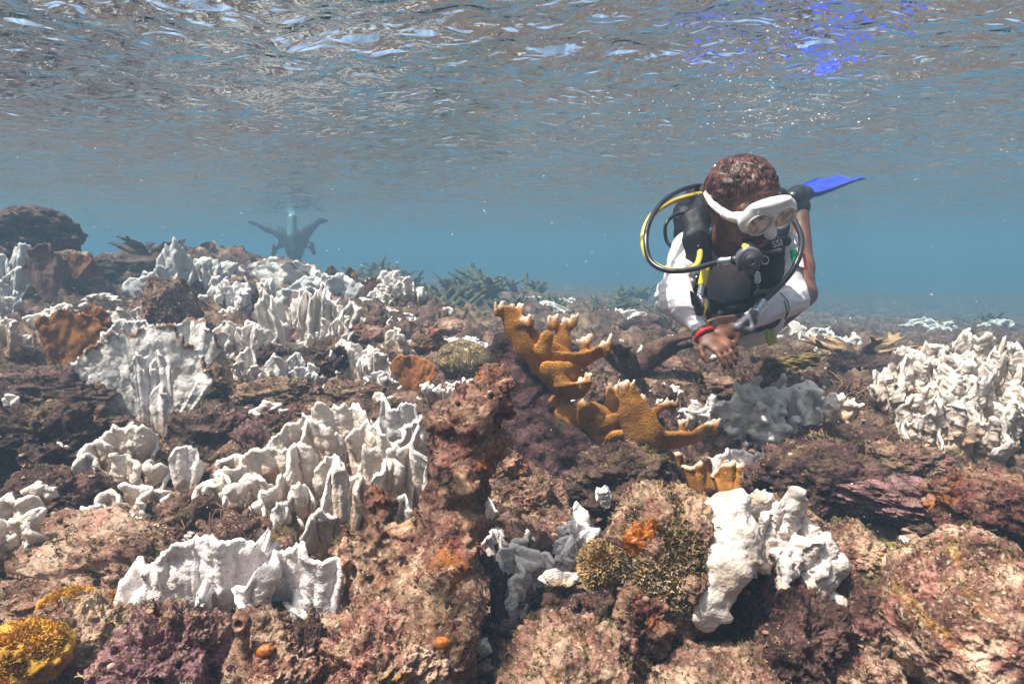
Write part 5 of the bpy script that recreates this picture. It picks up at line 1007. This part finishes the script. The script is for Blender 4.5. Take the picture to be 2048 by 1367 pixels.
    st([(1405, 415, 1.90), (1392, 445, 1.80), (1392, 480, 1.76), (1396, 530, 1.77), (1388, 580, 1.81), (1392, 620, 1.85)], [.045, .042, .038, .036, .036, .045]); st([(1400, 480, 1.75), (1408, 530, 1.76)], [.028, .026])
    st([(1560, 430, 1.92), (1552, 455, 1.81), (1546, 490, 1.76), (1540, 540, 1.77), (1535, 580, 1.80), (1525, 620, 1.84)], [.04, .040, .036, .040, .048, .055]); st([(1525, 560, 1.78), (1530, 600, 1.80)], [.035, .045])
    st([(1385, 615, 1.85), (1450, 632, 1.86), (1530, 620, 1.86)], [.045, .040, .05], sc=1.5); st([(1390, 640, 1.90), (1470, 655, 1.90), (1540, 635, 1.92)], [.035, .035, .04], sc=1.4)
    st([(1375, 425, 1.98), (1400, 400, 1.95), (1440, 390, 1.97)], [.05, .05, .05], sc=1.3); st([(1440, 390, 1.98), (1550, 400, 1.99)], [.05, .045], sc=1.3); st([(1372, 440, 1.95), (1365, 470, 1.95)], [.04, .03], sc=1.3)
    v, f = s.mesh(.0048, .004, 30, 3, 2); vest = mk('vest', v, f, M['black'], t)
    s = Solid(.005); s.cone(L(1398, 470, 1.70), L(1398, 500, 1.70), .02, .02, n=(0, 1, 0), sc=2.5); part_solid(s, 'chest_pocket', 'black', vest, .004)
    v, f = tube([L(1405+9*math.cos(a_), 483+14*math.sin(a_), 1.705) for a_ in np.linspace(0, 6.283, 25)], .0022, 6); mk('ring_emblem', v, f, M['grey'], vest)
    s = Solid(.003); s.cone(L(1534, 492, 1.662), L(1572, 482, 1.672), .016, .016, n=(0, 1, 0), sc=3.0); lab = part_solid(s, 'strap_label', 'rubber', vest, .003)
    q = L(1555, 487, 1.648); rm = Matrix.Rotation(.18, 4, 'Y') @ Matrix.Rotation(math.pi/2, 4, 'X'); text_mesh('lettering', 'SSI', .026, M['white'], lab, Matrix.Translation(q) @ Matrix.Rotation(-.28, 4, 'Y') @ Matrix.Rotation(math.pi/2, 4, 'X'))
    for k, (a1, b1, Y1, a2, b2, Y2, r) in enumerate([(1500, 553, 1.765, 1540, 556, 1.76, .006), (1455, 617, 1.79, 1500, 612, 1.79, .008)]):
        s = Solid(.004); s.cone(L(a1, b1, Y1), L(a2, b2, Y2), r, r, n=(0, 1, 0), sc=1.5); part_solid(s, 'strap', 'rubber', vest, .003)
    s = Solid(.004); s.cone(L(1515, 548, 1.745), L(1515, 562, 1.745), .010, .010, n=(0, 1, 0), sc=2); part_solid(s, 'buckle', 'steel', vest, .003)
    for k, (a1, b1, Y1, a2, b2, Y2, r) in enumerate([(1385, 545, 1.752, 1412, 548, 1.742, .007), (1518, 505, 1.74, 1560, 500, 1.745, .007), (1512, 585, 1.752, 1556, 578, 1.76, .007), (1385, 640, 1.86, 1420, 655, 1.85, .006)]):
        s = Solid(.003); s.cone(L(a1, b1, Y1), L(a2, b2, Y2), r, r, n=(0, 1, 0), sc=2.0); part_solid(s, 'strap', 'grey', vest, .003)
    for a1, b1, Y1 in ((1396, 560, 1.738), (1530, 520, 1.728), (1540, 600, 1.75)):
        v, f = tube([L(a1+7*math.cos(a_), b1+8*math.sin(a_), Y1) for a_ in np.linspace(0, 6.283, 19)], .0022, 6); mk('ring', v, f, M['steel'], vest)
    for i in range(9): v, f = tube([L(1512+i*.3, 540+i*5.5, 1.768), L(1516+i*.3, 540+i*5.5, 1.766)], .0016, 5); mk('zip_tooth', v, f, M['white'], vest)
    # ---- tank on the back
    s = Solid(.01); T0, T1 = L(1452, 400, 2.08), L(1500, 520, 2.6); s.cone(T0, T1, .085, .085); part_solid(s, 'tank', 'grey', t, .008)
    s = Solid(.008); s.cone(L(1415, 378, 1.98), L(1438, 372, 1.98), .022, .024); s.cone(L(1430, 385, 2.0), L(1425, 360, 1.97), .02, .016); s.ell(L(1436, 352, 1.94), (.02, .02, .02)); part_solid(s, 'tank_valve', 'rubber', t, .004)
    s = Solid(.004); s.ell(L(1432, 338, 1.92), (.014, .014, .016)); part_solid(s, 'valve_knob', 'steel', t, .003)
    # ---- hoses
    def hose(nm, pts, r, mat, par=t):
        v, f = tube(smooth_path([L(*q) for q in pts], 70), r, 12); return mk(nm, v, f, M[mat], par)
    hose('hose', [(1425, 372, 1.98), (1385, 373, 1.90), (1340, 392, 1.80), (1305, 430, 1.72), (1292, 475, 1.66), (1300, 520, 1.62), (1335, 541, 1.58), (1385, 538, 1.56), (1425, 527, 1.56), (1455, 522, 1.56)], .0078, 'rubber')
    hose('hose', [(1425, 385, 1.96), (1385, 391, 1.88), (1340, 405, 1.79), (1302, 433, 1.72), (1286, 475, 1.68), (1295, 515, 1.65), (1325, 537, 1.62), (1365, 541, 1.60), (1390, 533, 1.62), (1399, 515, 1.66), (1400, 495, 1.72)], .0085, 'yhose')
    hose('hose', [(1385, 425, 1.92), (1352, 429, 1.90), (1332, 448, 1.88), (1333, 480, 1.88), (1350, 500, 1.9)], .006, 'rubber')
    hose('hose', [(1555, 412, 1.92), (1580, 430, 1.84), (1600, 465, 1.76), (1602, 500, 1.70), (1588, 535, 1.67), (1566, 565, 1.65), (1540, 590, 1.62), (1522, 608, 1.60)], .0085, 'rubber')
    hose('drawstring', [(1560, 585, 1.70), (1574, 600, 1.68), (1578, 620, 1.67), (1570, 638, 1.67), (1574, 622, 1.665), (1568, 600, 1.67)], .0016, 'rubber')
    s = Solid(.003); s.cone(L(1411, 538, 1.68), L(1405, 565, 1.68), .0125, .0125); o = part_solid(s, 'pocket_hose', 'yel', t, .003)
    s = Solid(.003); s.cone(L(1405, 566, 1.68), L(1400, 590, 1.67), .009, .009); part_solid(s, 'hose_end', 'steel', o, .003)
    # ---- regulator in the mouth and the spare one
    rg = empty('regulator', L(1490, 515, 1.53)); rg.parent = t
    def rL(px, py, Y): return P(px, py, Y)-O-rg.location
    s = Solid(.006); s.cone(rL(1482, 535, 1.505), rL(1512, 533, 1.505), .010, .010, n=(0, 1, .3), sc=1.4); s.cone(rL(1497, 500, 1.52), rL(1496, 488, 1.55), .02, .016); s.cone(rL(1470, 520, 1.53), rL(1518, 516, 1.52), .013, .013)
    part_solid(s, 'second_stage', 'rubber', rg, .003, namp=.0015, nf=60)
    c0 = rL(1497, 518, 1.50); dd = Vector((.02, -1, -.22)).normalized(); v, f = tube([c0+dd*x for x in (-.022, -.018, -.002, .004, .0075, .0085, .0085, .012, .013)], [.020, .029, .0325, .0325, .0305, .028, .014, .0125, .004], 28); mk('purge_cover', v, f, M['grey'], rg)
    v, f = tube([rL(1499+11.5*math.cos(a_), 520+11.5*math.sin(a_), 1.491) for a_ in np.linspace(0, 6.283, 33)], .0025, 8); mk('cover_ring', v, f, M['purp'], rg)
    s = Solid(.003); s.cone(rL(1440, 524, 1.555), rL(1462, 520, 1.545), .011, .011); s.cone(rL(1444, 523, 1.555), rL(1448, 522, 1.555), .0135, .0135); part_solid(s, 'swivel', 'steel', rg, .0025)
    s = Solid(.003); s.cone(rL(1489, 492, 1.50), rL(1491, 500, 1.49), .0075, .004, n=(0, 1, 0), sc=2); part_solid(s, 'yellow_tab', 'yel', rg, .002)
    oc = empty('spare_regulator', L(1400, 608, 1.66)); oc.parent = t; oL = lambda a, b, c: P(a, b, c)-O-oc.location
    s = Solid(.006); s.cone(oL(1400, 610, 1.66), oL(1404, 612, 1.62), .030, .022, n=(.3, 1, 0), sc=1.3); s.cone(oL(1392, 604, 1.60), oL(1382, 583, 1.58), .014, .004); s.cone(oL(1395, 628, 1.63), oL(1375, 632, 1.66), .014, .010); part_solid(s, 'second_stage', 'purp', oc, .0032)
    s = Solid(.006); s.cone(oL(1375, 615, 1.68), oL(1362, 612, 1.68), .016, .014); s.cone(oL(1415, 632, 1.66), oL(1440, 640, 1.68), .016, .012); s.cone(oL(1440, 625, 1.69), oL(1425, 648, 1.68), .010, .012); part_solid(s, 'mouthpiece', 'rubber', oc, .0035, namp=.003, nf=70)
    for i in range(4):
        v, f = tube(smooth_path([oL(1412-i, 598+i*4, 1.585), oL(1414-i, 612+i*3, 1.58), oL(1408, 624+i*2, 1.585)], 12), .0016, 5); mk('yellow_cord', v, f, M['yel'], oc)
    # ---- inflator held by the left hand
    g = empty('inflator', L(1500, 630, 1.56)); g.parent = t; gL = lambda a, b, c: P(a, b, c)-O-g.location
    s = Solid(.004); s.cone(gL(1522, 606, 1.60), gL(1512, 622, 1.57), .0115, .0105)
    for i in range(5): q = i/4; s.cone(gL(1524-12*q, 606+18*q, 1.6-.03*q), gL(1523-12*q, 607+18*q, 1.6-.03*q), .0145, .0145, k=.001)
    part_solid(s, 'ribbed_hose', 'steel', g, .0024)
    s = Solid(.006); s.cone(gL(1508, 626, 1.56), gL(1474, 654, 1.53), .011, .013); s.cone(gL(1474, 655, 1.53), gL(1500, 660, 1.53), .009, .009); s.cone(gL(1500, 640, 1.545), gL(1506, 655, 1.53), .008, .007); s.cone(gL(1490, 640, 1.53), gL(1484, 646, 1.525), .006, .006); part_solid(s, 'handle', 'grey', g, .003)
    d = (WL-EL).normalized(); c0 = WL+d*.004; pr = d.cross(Vector((0, 0, 1))).normalized(); pq = d.cross(pr); a = Acc()
    for o_ in (-.006, 0, .006): a.add(*tube([c0+d*o_+(pr*math.cos(a_)*1.15+pq*math.sin(a_))*.0265 for a_ in np.linspace(0, 6.283, 29)], .0048, 8))
    fc = (Vector((0, -1, .4))-d*d.dot(Vector((0, -1, .4)))).normalized(); a.add(*tube([c0+fc*x for x in (.018, .030, .036, .037)], [.020, .020, .018, .003], 24)); a.mk('watch', M['rubber'], t)
    v, f, h = blade(.05, .11, 5, th=.006, ruf=.004, lob=.05, base=.8, rib=0, bump=.0005); q = L(1545, 690, 1.92); mk('yellow_strap', place(v, .3, -.25)*[1, 1, 1], f, M['lime'], t, q)
    # ---- mask
    s = Solid(.010)
    for e in (-1, 1): s.cone(hd(0, .112, .008), hd(e*.046, .106, .006), .041, .039, n=F, sc=1.9, k=.012); s.cone(hd(e*.055, .092, .006), hd(e*.078, .062, .004), .020, .013, k=.01)
    s.cone(hd(0, .114, -.005), hd(0, .128, -.038), .017, .0155, k=.010); s.ell(hd(0, .108, .042), (.060, .020, .012), eu, k=.012)
    for e in (-1, 1): s.ell(hd(e*.0385, .150, -.003), (.0385, .050, .032), eu, cut=True, k=.003)
    s.ell(hd(0, -.0, .0), (.075, .092, .082), eu, cut=True, k=.003); v, f = s.mesh(.003); mask = mk('mask', v, f, M['silicone'], t)
    for e in (-1, 1):
        v, f = ico(4); w_ = v*[.037, .004, .0305]; w_ = w_@np.array(Matrix.Rotation(-e*.12, 3, 'Z').transposed()); w_ = w_@np.array(rotM.transposed())+np.array(hd(e*.0385, .121, -.003)); mk('lens', w_, f, M['lens'], mask)
        v, f = tube([hd(e*.0385+.0345*math.cos(a_), .1275-.0040*e*math.cos(a_), -.003+.0285*math.sin(a_)) for a_ in np.linspace(0, 6.283, 33)], .0013, 6); mk('lens_rim', v, f, M['silicone'], mask)
        v, f = tube(smooth_path([hd(e*.076, .066, .004), hd(e*.089, .02, .012), hd(e*.090, -.03, .024), hd(e*.066, -.09, .036), hd(0, -.124, .042)], 40), .0105, 12, flat=(1, .28)); mk('mask_strap', v, f, M['silicone'], mask)
        s = Solid(.003); s.cone(hd(e*.079, .062, .004), hd(e*.086, .04, .006), .0125, .0115); part_solid(s, 'strap_buckle', 'silicone', mask, .0028)
    # ---- fins
    fin(t, AL+Vector((-.045, -.02, .05)), AL, AL+Vector((.055, .10, .07)), L(1690, 363, 3.02), (-.1, 1, .22)); fin(t, AR+Vector((-.01, -.05, .04)), AR, AR+Vector((-.01, .12, .07)), L(1452, 405, 3.02), (.15, 1, .2))
def far_diver():
    Y = 11.0; O = P(585, 480, Y); t = empty('person', O); L = lambda a, b, d=0: P(a, b, Y+d)-O
    tag(t, 'dim far diver seen from behind in the haze with pale tank and spread legs', 'person')
    s = Solid(.05); s.cone(L(588, 478), L(590, 500, -.1), .21, .17); s.ell(L(590, 516, -.1), (.12, .12, .13)); s.chain([L(572, 480), L(558, 465), L(536, 458), L(520, 452)], [.12, .09, .065, .045]); s.chain([L(602, 480), L(615, 462), L(626, 452), L(636, 446)], [.12, .09, .065, .045]); s.chain([L(568, 488), L(552, 492), L(546, 510)], [.07, .055, .04]); s.chain([L(608, 488), L(622, 490), L(628, 506)], [.07, .055, .04])
    part_solid(s, 'body', 'black', t, .02)
    s = Solid(.02); s.cone(L(584, 436, -.25), L(584, 470, -.32), .085, .085); part_solid(s, 'tank', 'alu', t, .014)
    for a, b in (((506, 446), (524, 453)), ((646, 440), (634, 447))):
        s = Solid(.02); s.cone(L(*a, 0), L(*b, 0), .10, .06, n=(.2, .2, 1), sc=3); part_solid(s, 'fin', 'black', t, .02)
    for a in ((552, 492), (617, 492), (562, 463)):
        s = Solid(.01); s.cone(L(*a, -.3), L(a[0]+3, a[1]-6, -.3), .025, .015); part_solid(s, 'gauge', 'alu', t, .012)
def water_bits():
    R2 = np.random.RandomState(9); v0, f0 = ico(2); a = Acc()
    for i in range(190):
        k = R2.rand()**.7; px = 1560+R2.normal()*(40+90*k)-60*k; py = -20+290*k+R2.normal()*25; Y = R2.uniform(1.3, 1.8)
        p = P(px, py, Y)
        if p.z > .77: p.z = .765-R2.rand()*.02
        r = R2.uniform(.0006, .0021)*(1.6 if R2.rand() < .06 else 1); a.add(v0*[r*1.2, r*1.2, r]+list(p), f0)
    m = NT("air_bubble"); gl = m.done((.95, .97, 1), .05, None, 1.0); m.b.inputs["Alpha"].default_value = .8
    tag(a.mk('bubbles', gl), 'swarm of tiny air bubbles rising under the surface above the diver', 'bubbles', kind='stuff')
    a = Acc(); v0, f0 = ico(1)
    for i in range(650):
        Y = R2.uniform(.35, 2.6); p = P(R2.uniform(-50, 2100), R2.uniform(0, 1100), Y)
        if p.z > .75 or p.z < G(p.x, p.y)+.08: continue
        r = R2.uniform(.0003, .0009)*(.6+.5*Y)*(2 if R2.rand() < .04 else 1); a.add(v0*r+list(p), f0)
    tag(a.mk('drifting_particles', plain("floating_specks", (.8, .72, .66), .6, .4)), 'pale specks drifting in the water', 'particles', kind='stuff')
build_reef(); build_ground(); growth(); build_diver(); far_diver(); water_bits(); build_water()
